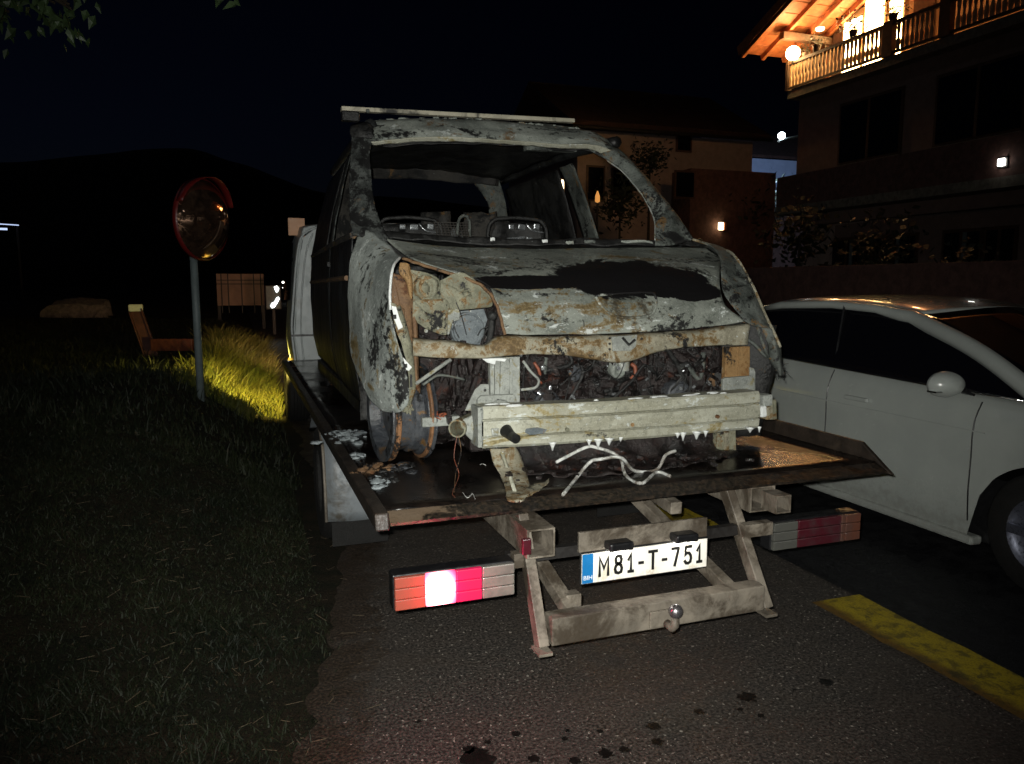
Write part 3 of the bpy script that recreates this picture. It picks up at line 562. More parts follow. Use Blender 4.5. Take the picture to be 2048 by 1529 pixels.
mb = MB(); mb.tube(catmull([(CX0 + .085, 7.99, .65), (CX0 + .055, 7.985, 1.1), (CX0 + .075, 7.985, 1.5), (CX0 + .13, 7.985, 1.9), (CX0 + .20, 7.985, 2.08)], 24), .009, 6); mb.build('corner_seam', 'cab_white', cab, smooth=True)
mb = MB(); mb.box2((CX0 - .045, 7.955, 1.062), (1.3, 7.975, 1.082)); mb.build('strap', 'black_plastic', cab)
mb = MB(); mb.loft([[(CX0 + .02, 8.25, 1.42), (CX0 + .02, 9.15, 1.40)], [(CX0 + .07, 8.25, 2.0), (CX0 + .06, 8.95, 1.95)]], 6, 6); mb.v = [(v[0] - .05, v[1], v[2]) for v in mb.v]; mb.build('side_window', 'tinted_glass', cab, solid=.01)
mb = MB(); mb.loft([[(.75, 9.50, 1.55), (1.48, 9.56, 1.55), (2.2, 9.50, 1.55)], [(.78, 9.17, 2.07), (1.48, 9.22, 2.09), (2.18, 9.17, 2.07)]], 10, 6); mb.build('windscreen', 'tinted_glass', cab, solid=.01)
mb = MB(); mb.box2((.6, 9.86, .45), (2.36, 10.02, .68)); mb.build('front_bumper', 'black_plastic', cab, bevel=.03)
# door mirror on its arm, rear face pale
mp = AY(594, 454, 8.35)
mb = MB(); mb.box((mp.x, 8.38, mp.z), (.175, .05, .185)); mi = mb.build('door_mirror', 'black_plastic', cab, bevel=.012)
mb = MB(); mb.box((mp.x - .005, 8.35, mp.z), (.165, .008, .178)); mb.build('mirror_panel', 'mirror_plate', mi, bevel=.004)
mb = MB(); mb.prism([(mp.x - .02, 8.352, mp.z - .093), (mp.x + .085, 8.352, mp.z - .093), (mp.x + .06, 8.352, mp.z - .13)], (0, .01, 0)); mb.build('mirror_bracket', 'mirror_plate', mi)
mb = MB(); mb.prism([(mp.x - .028, 8.36, mp.z - .235), (mp.x + .010, 8.36, mp.z - .235), (mp.x - .005, 8.36, mp.z - .42)], (0, .02, 0)); mb.build('mirror_bracket', 'mirror_plate', mi)
mb = MB(); mb.tube([(mp.x + .02, 8.40, mp.z - .25), (CX0 + .02, 8.5, mp.z - .35)], .012, 8); mb.build('mirror_arm', 'black_plastic', mi); mb = MB(); mb.tube([(mp.x + .08, 8.40, mp.z + .05), (CX0 + .12, 8.5, mp.z + .02)], .012, 8); mb.build('mirror_arm', 'black_plastic', mi)
# the truck's own lit lamps at the front
mb = MB(); mb.box((CX0 - .025, 8.65, .76), (.03, .10, .05)); sl = mb.build('side_lamp', 'amber_lens', cab, bevel=.01)
l = bpy.data.lights.new('side_lamp_bulb', 'SPOT'); l.energy = 330; l.color = (.98, .77, .14); l.spot_size = R(106); l.spot_blend = .6; l.shadow_soft_size = .05
o = bpy.data.objects.new('side_lamp_bulb', l); COL.objects.link(o); o.parent = TR; o.location = Vector((CX0 - .07, 8.65, .74)) - ORG[TR.name]; o.rotation_euler = Vector((-.42, .90, -.12)).to_track_quat('-Z', 'Y').to_euler()
for x in (.78, 2.18):
    mb = MB(); mb.lathe((x, 10.0, .85), (0, 1, 0), [(.001, .03), (.05, .028), (.085, .01), (.09, -.08)], 20); mb.build('headlamp', 'lit_panel', cab, smooth=True)
    l = bpy.data.lights.new('headlamp_bulb', 'SPOT'); l.energy = 420; l.color = (1, .55, .38); l.spot_size = R(50); l.spot_blend = .8; l.shadow_soft_size = .06
    o = bpy.data.objects.new('headlamp_bulb', l); COL.objects.link(o); o.parent = TR; o.location = Vector((x, 10.08, .85)) - ORG[TR.name]; o.rotation_euler = (R(90), 0, R(3))

# ================================================================== BURNT VAN
V = thing('burnt_van', 'burnt-out grey van without windscreen or bumper standing on the truck deck', 'van', VAN)
def dome(name, mat, pts, y, h=.011, rough=.006, parent=V):
    P_ = catmull([AY(*p, y) for p in pts + [pts[0]]], len(pts) * 4 + 1)[:-1]; c = sum(P_, Vector()) / len(P_); rows = []
    for sc in (1.0, .97, .85, .68, .5, .32, .15):
        k = 1 - sc ** 2.2; r_ = [c + (p - c) * sc + Vector((0, -h * min(1, k * 1.3), 0)) for p in P_]; r_ = [p + noise.noise_vector(p * 22) * rough * (1 if sc < 1 else .3) for p in r_]; rows.append(r_ + [r_[0]])
    mb = MB(); mb.grid(rows); mb._add(rows[-1][:-1], [tuple(range(len(P_)))]); return mb.build(name, mat, parent, smooth=True, solid=.004)
# --- bonnet
def row(y, pts): return [AY(px, py, y) for px, py in pts]
mb = MB(); mb.loft([row(3.52, [(772, 478), (900, 495), (1100, 498), (1290, 496), (1415, 497)]), row(3.38, [(800, 503), (920, 512), (1100, 514), (1300, 512), (1440, 517)]),
                    row(3.18, [(842, 526), (955, 537), (1120, 543), (1300, 541), (1438, 540)]), row(3.05, [(965, 566), (1050, 578), (1180, 584), (1320, 582), (1440, 578)]),
                    row(2.965, [(993, 612), (1060, 622), (1200, 624), (1340, 620), (1452, 612)]), row(2.93, [(1008, 668), (1100, 670), (1250, 667), (1400, 656), (1492, 643)])], 60, 60, .0045, 5)
bon = mb.build('bonnet', 'hood_metal', V, smooth=True, solid=.006)
# badge recess on the bonnet: raised surround
bd = [AY(px, py, 2.955) for px, py in [(1188, 592), (1225, 588), (1290, 585), (1308, 592), (1306, 622), (1285, 634), (1235, 634), (1205, 618)]]
mb = MB(); mb.tube(catmull([p + Vector((0, -.012, 0)) for p in bd + [bd[0]]], 40), .006, 6); mb.build('badge_surround', 'hood_metal', bon, smooth=True)
# curled burnt edge of the bonnet over the lamp opening
mb = MB(); mb.tube([p + noise.noise_vector(p * 30) * .006 for p in catmull([AY(805, 517, 3.2), AY(850, 532, 3.12), AY(915, 552, 3.06), AY(965, 573, 3.02), AY(990, 605, 2.97), AY(1004, 645, 2.94), AY(1010, 668, 2.925)], 50)], .007, 6); mb.build('bonnet_edge', 'rust_metal', bon, smooth=True)
# --- scuttle behind bonnet
mb = MB(); mb.loft([row(3.54, [(770, 476), (1000, 490), (1250, 490), (1415, 490)]), row(3.60, [(770, 465), (1000, 478), (1250, 480), (1400, 480)]), row(3.85, [(800, 500), (1000, 510), (1250, 510), (1380, 500)])], 40, 12, .012, 8); mb.build('scuttle', 'black_char', V, smooth=True, solid=.006)
for px, py, w, mat in ((1275, 488, .085, 'ash_panel'), (1140, 490, .02, 'ash_panel'), (1090, 487, .015, 'foam'), (985, 483, .012, 'foam'), (1180, 488, .03, 'pillar_grey')):
    mb = MB(); c = AY(px, py, 3.55) + Vector((0, 0, .006)); n = 10
    mb.prism([c + Vector((math.cos(q) * w * (1 + .4 * noise.noise(Vector((q * 2, px, 0)))), math.sin(q) * w * .35, .006 * math.sin(3 * q))) for q in np.linspace(0, 6.28, n, endpoint=False)], (0, 0, .008)); mb.build('charred_scrap', mat, V)
# --- wing on the verge side
mb = MB(); mb.loft([[AY(718, 462, 3.60), AY(735, 462, 3.55), AY(765, 480, 3.42), AY(800, 513, 3.22)], [AY(702, 520, 3.55), AY(730, 525, 3.4), AY(762, 535, 3.2), AY(783, 545, 3.06)], [AY(697, 590, 3.52), AY(722, 595, 3.33), AY(755, 605, 3.12), AY(779, 612, 3.01)],
                    [AY(697, 650, 3.50), AY(726, 650, 3.28), AY(760, 660, 3.07), AY(792, 672, 2.98)], [AY(700, 705, 3.44), AY(734, 708, 3.22), AY(775, 715, 3.03), AY(806, 722, 2.955)], [AY(722, 765, 3.26), AY(757, 770, 3.08), AY(793, 774, 2.97), AY(817, 774, 2.94)], [AY(745, 803, 3.14), AY(772, 812, 3.04), AY(798, 815, 2.97), AY(816, 806, 2.94)], [AY(765, 822, 3.08), AY(782, 826, 3.03), AY(798, 826, 2.98), AY(810, 816, 2.96)]], 40, 60, .009, 5)
wing = mb.build('front_wing', 'ash_fender', V, smooth=True, solid=.005); wing['label'] = 'pale ash-grey wing with rust streaks, lamp opening bare'
mb = MB(); mb.tube(catmull([AY(800, 515, 3.2), AY(786, 535, 3.07), AY(780, 580, 3.02), AY(781, 620, 3.0)], 30), .006, 6); mb.build('wing_lip', 'foam', wing, smooth=True)
# crease line where the wing folds over the wheel arch
mb = MB(); mb.tube(catmull([AY(722, 610, 3.34), AY(745, 640, 3.15), AY(768, 690, 3.06), AY(795, 730, 2.985)], 24), .005, 6); mb.build('wing_crease', 'ash_fender', wing, smooth=True)
# flange with slots down the front edge of the wing
fl_l = [(781, 605), (790, 650), (806, 700), (814, 735), (818, 775), (813, 812)]; fl_r = [(800, 612), (815, 655), (824, 700), (829, 735), (831, 775), (822, 808)]
mb = MB(); mb.loft([[AY(*p, 2.975) for p in fl_l], [AY(*p, 2.985) for p in fl_r]], 24, 4, .003, 20); flg = mb.build('wing_flange', 'olive_metal', V, smooth=True, solid=.004)
for px, py, s in ((789, 634, .014), (788, 652, .011), (811, 732, .013)):
    mb = MB(); c = AY(px, py, 2.967); mb.box(c, (s, .006, s * 1.2)); mb.build('slot', 'black_char', flg)
for pts in ([(783, 612), (792, 614), (800, 640), (806, 655), (797, 660), (789, 640)], [(806, 715), (812, 722), (824, 735), (818, 742), (812, 740), (814, 758), (808, 738)]):
    mb = MB(); mb.prism([AY(*p, 2.968) for p in pts], (0, .004, 0)); mb.build('foam_patch', 'foam', flg)
mb = MB(); mb.box(AY(822, 762, 2.972), (.009, .006, .05)); mb.build('slot', 'black_char', flg)
mb = MB()
for i in range(40):
    a = AY(790 + 35 * random.random(), 812 + random.uniform(-6, 4), 2.96 + random.random() * .05); mb.tube([a, a + Vector((random.uniform(-.02, .02), random.uniform(-.02, .02), -random.uniform(.01, .035)))], .0022, 5)
mb.build('burnt_fringe', 'olive_metal', flg)
# --- wing on the road side
mb = MB(); mb.loft([[AY(1392, 482, 3.5), AY(1420, 492, 3.4), AY(1440, 520, 3.22), AY(1440, 545, 3.1), AY(1450, 590, 3.0), AY(1490, 645, 2.93)], [AY(1400, 484, 3.5), AY(1440, 496, 3.4), AY(1465, 525, 3.2), AY(1472, 560, 3.08), AY(1485, 600, 2.98), AY(1510, 655, 2.91)],
                    [AY(1387, 480, 3.55), AY(1440, 496, 3.45), AY(1482, 530, 3.2), AY(1502, 568, 3.1), AY(1522, 612, 3.02), AY(1540, 662, 2.93)], [AY(1386, 490, 3.7), AY(1430, 520, 3.62), AY(1470, 560, 3.4), AY(1500, 600, 3.3), AY(1525, 650, 3.2), AY(1545, 700, 3.1)]], 44, 24, .006, 6)
wr = mb.build('front_wing', 'pillar_grey', V, smooth=True, solid=.005); wr['label'] = 'sooty wing on the road side with pale scorched ridge'
mb = MB(); mb.tube(catmull([AY(1385, 479, 3.5), AY(1440, 497, 3.42), AY(1470, 513, 3.22), AY(1505, 571, 3.08), AY(1530, 628, 2.98), AY(1548, 665, 2.9), AY(1561, 695, 2.88)], 40), .007, 6); mb.build('wing_lip', 'slam_metal', wr, smooth=True)
dome('lamp_recess', 'black_char', [(1462, 600), (1492, 585), (1520, 620), (1540, 655), (1556, 690), (1548, 728), (1520, 712), (1500, 690), (1488, 640)], 3.03, .02, .02)
for pts in ([(1475, 600), (1500, 640), (1520, 690)], [(1490, 610), (1520, 650), (1535, 700)], [(1482, 640), (1510, 668), (1540, 690)]):
    mb = MB(); mb.tube(catmull([AY(*p, 2.985) for p in pts], 12), .006, 6); mb.build('lamp_bracket', 'rust_metal', V, smooth=True)
mb = MB(); mb.loft([[(2.05, 3.02, 1.42), (2.20, 2.98, 1.42), (2.335, 2.94, 1.40), (2.345, 3.2, 1.40), (2.33, 3.6, 1.42)], [(2.05, 3.03, 1.15), (2.20, 2.98, 1.15), (2.335, 2.94, 1.16), (2.345, 3.15, 1.2), (2.33, 3.6, 1.2)], [(2.06, 3.04, .88), (2.20, 3.0, .88), (2.32, 2.97, .89), (2.33, 3.15, .92), (2.32, 3.6, .9)]], 30, 16, .02, 9); mb.build('arch_liner', 'black_char', V, smooth=True, solid=.006)
# torn corner piece hanging below that wing
mb = MB(); mb.loft([[AY(1520, 650, 2.93), AY(1545, 660, 2.9), AY(1556, 680, 2.92)], [AY(1535, 690, 2.92), AY(1552, 695, 2.88), AY(1563, 705, 2.92)], [AY(1540, 725, 2.92), AY(1556, 725, 2.88), AY(1566, 728, 2.92)], [AY(1552, 750, 2.92), AY(1560, 752, 2.89), AY(1566, 752, 2.92)]], 12, 24, .008, 14); mb.build('torn_corner', 'pillar_grey', V, smooth=True, solid=.004)
mb = MB()
for i in range(26):
    a = AY(1545 + 18 * random.random(), 735 + 12 * random.random(), 2.9); d = Vector((random.uniform(-.01, .05), random.uniform(-.03, .03), random.uniform(-.04, .02))); mb.tube([a, a + d * .5 + Vector((0, 0, .008)), a + d], .0011, 4)
mb.build('frayed_wires', 'black_char', V)
mb = MB(); mb.tube(catmull([AY(1478, 668, 2.94), AY(1510, 690, 2.93), AY(1530, 712, 2.92), AY(1548, 718, 2.91)], 16), .008, 6); mb.tube([AY(1515, 655, 2.92), AY(1530, 700, 2.91), AY(1537, 715, 2.91)], .007, 6); mb.build('lamp_bracket', 'pillar_grey', V, smooth=True)
# --- slam panel
mb = MB(); mb.loft([row(2.95, [(826, 678), (900, 683), (965, 690), (1000, 672), (1100, 672), (1200, 671), (1300, 666), (1400, 659), (1500, 646)]), row(2.90, [(826, 684), (900, 689), (965, 695), (1005, 679), (1100, 679), (1200, 678), (1300, 673), (1400, 666), (1500, 653)]), row(2.895, [(826, 706), (900, 709), (965, 711), (1010, 705), (1100, 702), (1190, 708), (1260, 708), (1320, 692), (1400, 686), (1495, 684)]), row(2.90, [(826, 712), (900, 716), (965, 717), (1010, 712), (1100, 708), (1180, 718), (1250, 723), (1320, 702), (1400, 692), (1495, 690)]), row(2.96, [(826, 710), (900, 714), (965, 715), (1010, 710), (1100, 706), (1180, 716), (1250, 721), (1320, 700), (1400, 690), (1495, 688)])], 90, 16, .004, 9)
slam = mb.build('slam_panel', 'slam_metal', V, smooth=True, solid=.004)
mb = MB(); mb.prism([AY(*p, 2.885) for p in [(1224, 674), (1275, 670), (1272, 694), (1262, 702), (1226, 703)]], (0, .012, 0)); lt = mb.build('latch_plate', 'bracket_metal', slam, bevel=.002)
mb = MB(); mb.tube([AY(1245, 676, 2.875), AY(1258, 690, 2.875), AY(1270, 680, 2.875)], .006, 6); mb.build('latch', 'black_char', lt)
for px, py in ((1219, 677), (1219, 688), (1219, 699), (1283, 678)):
    mb = MB(); c = AY(px, py, 2.888); mb.lathe(c, (0, -1, 0), [(.0055, 0), (.005, .004), (.0005, .005)], 10); mb.build('bolt', 'black_char', slam)
for px in (1042, 1061, 1074, 1101, 1126, 1136, 1340, 1372, 1400):
    mb = MB(); c = AY(px, 700 - (px - 1042) * .02 - (12 if px > 1300 else 0), 2.888); mb.lathe(c, (0, -1, 0), [(.003, 0), (.0005, .002)], 8); mb.build('hole', 'black_char', slam)
# --- posts and crash-can brackets
def plate(name, mat, pts, y, d=.01, parent=V, bevel=.002):
    mb = MB(); mb.prism([AY(*p, y) for p in pts], (0, d, 0)); return mb.build(name, mat, parent, bevel=bevel)
pl = plate('front_post', 'bracket_metal', [(980, 716), (1040, 714), (1040, 830), (982, 830)], 2.90, .03)
for px0, px1, yy in ((990, 999, 2.897), (1020, 1025, 2.897)):
    plate('post_rib', 'bracket_metal', [(px0, 718), (px1, 718), (px1 + 1, 795), (px0, 795)], 2.885, .015, pl)
plate('post_rib', 'bracket_metal', [(1002, 716), (1016, 716), (1021, 730), (1021, 780), (1016, 790), (1000, 790)], 2.888, .014, pl, .004)
plate('foam_patch', 'foam', [(964, 718), (1000, 717), (1014, 718), (1010, 724), (992, 722), (990, 730), (975, 726)], 2.88, .008, pl)
pb = plate('crash_bracket', 'bracket_metal', [(955, 800), (962, 792), (1028, 789), (1033, 795), (1036, 830), (1036, 845), (955, 845)], 2.86, .02, V, .004)
plate('gusset', 'bracket_metal', [(930, 822), (950, 780), (962, 769), (978, 769), (980, 800), (955, 822)], 2.875, .008, V)
def boltat(px, py, y, r, parent, mat='bracket_metal'):
    mb = MB(); mb.lathe(AY(px, py, y), (0, -1, 0), [(r, 0), (r, .003), (r * .6, .004), (r * .55, .010), (.0005, .010)], 12); return mb.build('bolt', mat, parent)
for px, py in ((973, 804), (1020, 799)): boltat(px, py, 2.859, .012, pb)
boltat(1010, 778, 2.885, .01, pl)
for px, py, par, yy in ((996, 801, pb, 2.858), (970, 781, V, 2.873)):
    mb = MB(); mb.lathe(AY(px, py, yy), (0, -1, 0), [(.006, 0), (.0005, .0015)], 12); mb.build('hole', 'plate_black', par)
mb = MB(); mb.lathe(AY(1000, 826, 2.86), (0, -1, 0), [(.055, 0), (.05, .018), (.02, .03), (.0005, .032)], 24); mb.build('crash_can', 'bracket_metal', pb, smooth=True)
pr = plate('front_post', 'tan_metal', [(1453, 695), (1500, 693), (1500, 758), (1450, 760)], 2.90, .03); pr['label'] = 'orange-brown scorched post'
plate('post_rib', 'tan_metal', [(1478, 695), (1480, 695), (1480, 757), (1477, 757)], 2.893, .008, pr, .001)
pb2 = plate('crash_bracket', 'bracket_metal', [(1447, 759), (1452, 756), (1505, 752), (1510, 758), (1510, 800), (1446, 800)], 2.87, .02, V, .004)
plate('gusset', 'bracket_metal', [(1500, 735), (1508, 737), (1511, 745), (1511, 790), (1500, 790)], 2.88, .008, V)
boltat(1458, 768, 2.868, .011, pb2); boltat(1492, 765, 2.868, .011, pb2)
# --- bumper beam
def beamrow(z, yo, e=0):
    out = []
    for i in range(41):
        u = i / 40; x = .868 + u * 1.262; bow = .035 * (1 - (2 * u - 1) ** 2); drop = .012 * (1 - (2 * u - 1) ** 2) * 0
        out.append(Vector((x, 2.765 + yo - bow, z + drop)))
    return out
prof = [(1.125, .10), (1.128, .0), (1.118, -.008), (1.085, -.010), (1.078, .002), (1.072, -.012), (1.018, -.014), (1.012, .0), (1.006, -.012), (.978, -.010), (.968, .0), (.970, .10)]
mb = MB(); mb.grid([[p + noise.noise_vector(p * 9) * .003 for p in beamrow(z, yo)] for z, yo in prof]); beam = mb.build('bumper_beam', 'cream_beam', V, solid=.004)
beam['label'] = 'long cream bare-metal bumper beam with foam drips'
m = beam.modifiers.new('edge', 'BEVEL'); m.width = .003; m.segments = 2; m.limit_method = 'ANGLE'; m.angle_limit = R(25)
for px, py, c in ((1265, 850, 'tan_metal'), (1436, 834, 'rust_metal'), (1135, 860, 'olive_metal')):
    mb = MB(); p = AY(px, py, 2.715); mb.lathe(p, (0, -1, 0), [(.008, -.01), (.008, .002), (.0005, .003)], 14); mb.build('hole_plug', c, beam)
plate('beam_opening', 'bracket_metal', [(983, 858), (998, 857), (999, 868), (995, 872), (985, 872)], 2.736, .008, beam)
te = AY(1012, 862, 2.74); mb = MB(); mb.tube([te, te + Vector((.005, -.05, -.012))], [.026, .018], 16); mb.tube([te + Vector((.006, -.045, -.012)), te + Vector((.010, -.085, -.016))], [.019, .0185], 16); mb.build('towing_socket', 'plate_black', beam, smooth=False)
plate('scorch_patch', 'grey_blue', [(1052, 858), (1075, 855), (1095, 860), (1088, 868), (1060, 871), (1050, 866)], 2.716, .004, beam)
# crushed end caps
for px, py, w, h, mat in ((1528, 800, .05, .05, 'bracket_metal'), (1532, 825, .035, .06, 'slam_metal'), (1520, 822, .03, .05, 'foam'), (1540, 818, .03, .09, 'olive_metal')):
    mb = MB(); p = AY(px, py, 2.78); mb.box(p, (w, .06, h), Matrix.Rotation(random.uniform(-.15, .15), 3, 'Y')); mb.build('beam_end', mat, beam, bevel=.006)
mb = MB(); mb.box2((.853, 2.775, .968), (.870, 2.87, 1.125)); mb.build('beam_end', 'bracket_metal', beam, bevel=.003)
# foam drips under the beam and foam on its upper edge
for px, py, L, w in ((1105, 900, .028, .010), (1178, 897, .022, .008), (1196, 900, .034, .012), (1218, 894, .024, .012), (1241, 888, .014, .006), (1355, 876, .016, .008), (1366, 877, .030, .009), (1393, 875, .028, .013), (1411, 873, .020, .008), (1500, 862, .018, .012), (1519, 850, .02, .006)):
    p = AY(px, py, 2.722); p.z = .972 + .003; mb = MB()
    mb.tube([p + Vector((0, 0, .006)), p, p - Vector((0, 0, L * .4)), p - Vector((0, 0, L))], [w * 1.7, w * 1.3, w * .7, w * .22], 8); mb.build('foam_drip', 'foam', beam, smooth=True)
for i in range(13):
    u = random.random(); x = .9 + u * 1.2; bow = .035 * (1 - (2 * (x - .868) / 1.262 - 1) ** 2); mb = MB(); c = Vector((x, 2.765 - bow + random.uniform(.0, .05), 1.129)); w = random.uniform(.01, .05)
    mb.lathe(c, (0, 0, 1), [(w, -.003), (w * .8, .003), (w * .4, .005), (.0005, .0055)], 9); mb.v = [(c.x + (v[0] - c.x) * 1.2, c.y + (v[1] - c.y) * .4, v[2]) for v in mb.v]; mb.build('foam_patch', 'foam', beam, smooth=True)
# --- lower legs
mb = MB(); mb.loft([[AK(978, 898, 2.83), AK(1005, 898, 2.815), AK(1030, 895, 2.83)], [AK(990, 930, 2.82), AK(1015, 930, 2.80), AK(1043, 922, 2.82)], [AK(1005, 965, 2.80), AK(1028, 965, 2.785), AK(1055, 958, 2.80)], [AK(1016, 1000, 2.78), AK(1035, 1003, 2.76), AK(1068, 985, 2.78)]], 14, 24, .006, 12); leg = mb.build('front_leg', 'slam_metal', V, smooth=True, solid=.006)
mb = MB(); mb.tube([AK(1003, 905, 2.80), AK(1018, 945, 2.785), AK(1030, 985, 2.765)], .008, 6); mb.build('leg_rib', 'cream_beam', leg, smooth=True)
mb = MB(); mb.loft([[AK(1040, 985, 2.76), AK(1065, 972, 2.76), AK(1100, 958, 2.74)], [AK(1035, 995, 2.74), AK(1065, 985, 2.73), AK(1095, 966, 2.72)], [AK(1040, 1003, 2.74), AK(1060, 992, 2.74), AK(1080, 980, 2.73)]], 14, 8, .008, 20); mb.build('torn_foot', 'slam_metal', leg, smooth=True, solid=.005)
lr = plate('front_leg', 'olive_metal', [(1436, 866), (1472, 860), (1474, 930), (1432, 934)], 2.85, .04, V, .004)
plate('leg_rib', 'slam_metal', [(1450, 866), (1458, 866), (1459, 925), (1449, 926)], 2.842, .01, lr, .002)
plate('leg_pad', 'bracket_metal', [(1458, 908), (1472, 906), (1472, 926), (1458, 928)], 2.84, .01, lr, .002)
# exhaust-like tow tube at the left end of the beam
mb = MB(); c = AK(914, 858, 2.86); mb.lathe(c, (-.55, -.75, 0), [(.036, -.16), (.036, 0), (.030, 0), (.030, -.12), (.0005, -.12)], 20); mb.build('tube_end', 'olive_metal', V, smooth=False)
mb = MB(); mb.loft([[AK(925, 840, 2.87), AK(950, 830, 2.85), AK(962, 845, 2.84)], [AK(930, 865, 2.86), AK(948, 862, 2.84), AK(965, 870, 2.83)], [AK(945, 882, 2.86), AK(958, 885, 2.85), AK(972, 898, 2.83)]], 12, 12, .004, 10); mb.build('bracket_skirt', 'bracket_metal', V, smooth=True, solid=.005)
# --- bent white pipes lying under the beam
PA = [(1126, 990), (1150, 960), (1180, 925), (1201, 919), (1242, 916), (1269, 942), (1313, 940), (1331, 911), (1351, 902)]; PB = [(1112, 925), (1170, 896), (1194, 896), (1238, 914), (1252, 952), (1283, 967), (1313, 945), (1341, 953)]
for P_, y0 in ((PA, 2.62), (PB, 2.72)):
    mb = MB(); mb.tube(catmull([AK(px, py, y0 + .0004 * abs(px - 1240) + .02 * math.sin(px * .05)) for px, py in P_], 44), .0068, 8); mb.build('coolant_pipe', 'pipe_white', V, smooth=True)
# --- engine bay
mb = MB(); mb.loft([[(.70, 3.30, 1.60), (1.1, 3.36, 1.62), (1.7, 3.38, 1.60), (2.2, 3.32, 1.55)], [(.72, 3.28, 1.3), (1.1, 3.22, 1.3), (1.7, 3.22, 1.28), (2.2, 3.26, 1.3)], [(.74, 3.26, 1.05), (1.1, 3.18, 1.05), (1.7, 3.2, 1.0), (2.2, 3.25, 1.02)], [(.76, 3.34, .88), (1.1, 3.28, .87), (1.7, 3.28, .87), (2.2, 3.3, .88)]], 70, 40, .045, 9); mb.build('bulkhead', 'engine_char', V, smooth=True, solid=.01)
rr = random.Random(3)
def lump(mb, c, r, sq):
    """an irregular melted lump"""
    n, m_ = 9, 6; rows = []; sd = rr.uniform(0, 50)
    for a in range(m_ + 1):
        th = math.pi * a / m_; row_ = []
        for b in range(n + 1):
            ph = 2 * math.pi * (b % n) / n; d_ = Vector((math.sin(th) * math.cos(ph), math.sin(th) * math.sin(ph), math.cos(th))); k = 1 + .75 * noise.noise(d_ * 1.4 + Vector((sd, 0, 0))) + .3 * noise.noise(d_ * 3.3 + Vector((0, sd, 0))); row_.append(c + Vector((d_.x * r * sq[0], d_.y * r * sq[1], d_.z * r * sq[2])) * k)
        rows.append(row_)
    mb.grid(rows)
mb = MB()
for i in range(170):
    c = Vector((rr.uniform(1.05, 2.13), rr.uniform(2.97, 3.16), rr.uniform(.90, 1.38))); lump(mb, c, rr.uniform(.012, .06), (rr.uniform(.5, 1.8), rr.uniform(.5, 1.1), rr.uniform(.5, 1.5)))
o = mb.build('engine_debris', 'engine_char', V); o['kind'] = 'stuff'
mb = MB()
for i in range(90):
    a = Vector((rr.uniform(1.05, 2.1), rr.uniform(2.93, 3.0), rr.uniform(.92, 1.36))); pts = [a]
    for k in range(3): pts.append(pts[-1] + Vector((rr.gauss(0, .05), rr.gauss(0, .015), rr.gauss(-.015, .05))))
    mb.tube(catmull(pts, 9), rr.uniform(.0012, .004), 5)
o = mb.build('burnt_wiring', 'black_char', V, smooth=True); o['kind'] = 'stuff'
mb = MB()
for i in range(60):
    a = Vector((rr.uniform(.78, 1.0), rr.uniform(3.0, 3.18), rr.uniform(1.0, 1.34))); s_ = rr.uniform(.012, .04); mb.box(a, (s_ * .6, s_, s_ * 2.4), Matrix.Rotation(rr.uniform(-.4, .4), 3, 'Y'))
o = mb.build('engine_debris', 'engine_char', V, bevel=.004); o['kind'] = 'stuff'
for i in range(16):      # hoses and pipes between the engine lumps
    a = Vector((rr.uniform(1.1, 2.0), rr.uniform(2.94, 3.02), rr.uniform(.95, 1.35))); pts = [a]
    for k in range(3): pts.append(pts[-1] + Vector((rr.uniform(-.12, .12), rr.uniform(-.02, .03), rr.uniform(-.10, .10))))
    mb = MB(); mb.tube(catmull(pts, 16), rr.uniform(.005, .014), 7); mb.build('hose', rr.choice(['engine_char', 'black_char', 'black_char', 'engine_char', 'rim_steel']), V, smooth=True)
for i in range(44):      # glinting fragments of bare alloy
    c = Vector((rr.uniform(1.08, 2.05), rr.uniform(2.93, 2.97), rr.uniform(.98, 1.33))); mb = MB(); s_ = rr.uniform(.006, .016)
    mb.box(c, (s_ * rr.uniform(.5, 2), s_, s_ * rr.uniform(.4, 1.2)), Matrix.Rotation(rr.uniform(0, 3), 3, 'X') @ Matrix.Rotation(rr.uniform(0, 3), 3, 'Z')); mb.build('alloy_fragment', 'dull_chrome', V, bevel=.002)
mb = MB(); mb.tube(catmull([AY(1046, 722, 2.94), AY(1060, 742, 2.93), AY(1077, 760, 2.93), AY(1073, 774, 2.93), AY(1060, 778, 2.93), AY(1042, 780, 2.94)], 24), .006, 8); mb.build('fuel_pipe', 'bracket_metal', V, smooth=True)
mb = MB(); mb.tube(catmull([AY(1068, 725, 2.95), AY(1078, 742, 2.94), AY(1082, 768, 2.95)], 14), .007, 8); mb.build('copper_pipe', 'copper_red', V, smooth=True)
mb = MB(); mb.tube([AY(1092, 715, 2.95), AY(1088, 775, 2.95)], .008, 8); mb.build('support_rod', 'pillar_grey', V, smooth=True)
mb = MB(); mb.lathe(AY(1240, 740, 2.99), (.2, -.9, -.2), [(.03, -.12), (.042, -.02), (.042, 0), (.03, .004), (.02, -.02), (.0005, -.02)], 18); mb.build('sensor_pot', 'ash_panel', V, smooth=True)
mb = MB(); mb.lathe(AY(1247, 728, 2.97), (0, 0, 1), [(.026, -.03), (.026, .02), (.0005, .02)], 16); mb.build('filler_neck', 'bracket_metal', V, smooth=True)
mb = MB(); mb.tube(catmull([AY(1262, 728, 2.96), AY(1270, 735, 2.95), AY(1270, 750, 2.95), AY(1262, 758, 2.96)], 12), .009, 8); mb.build('copper_pipe', 'copper_red', V, smooth=True)
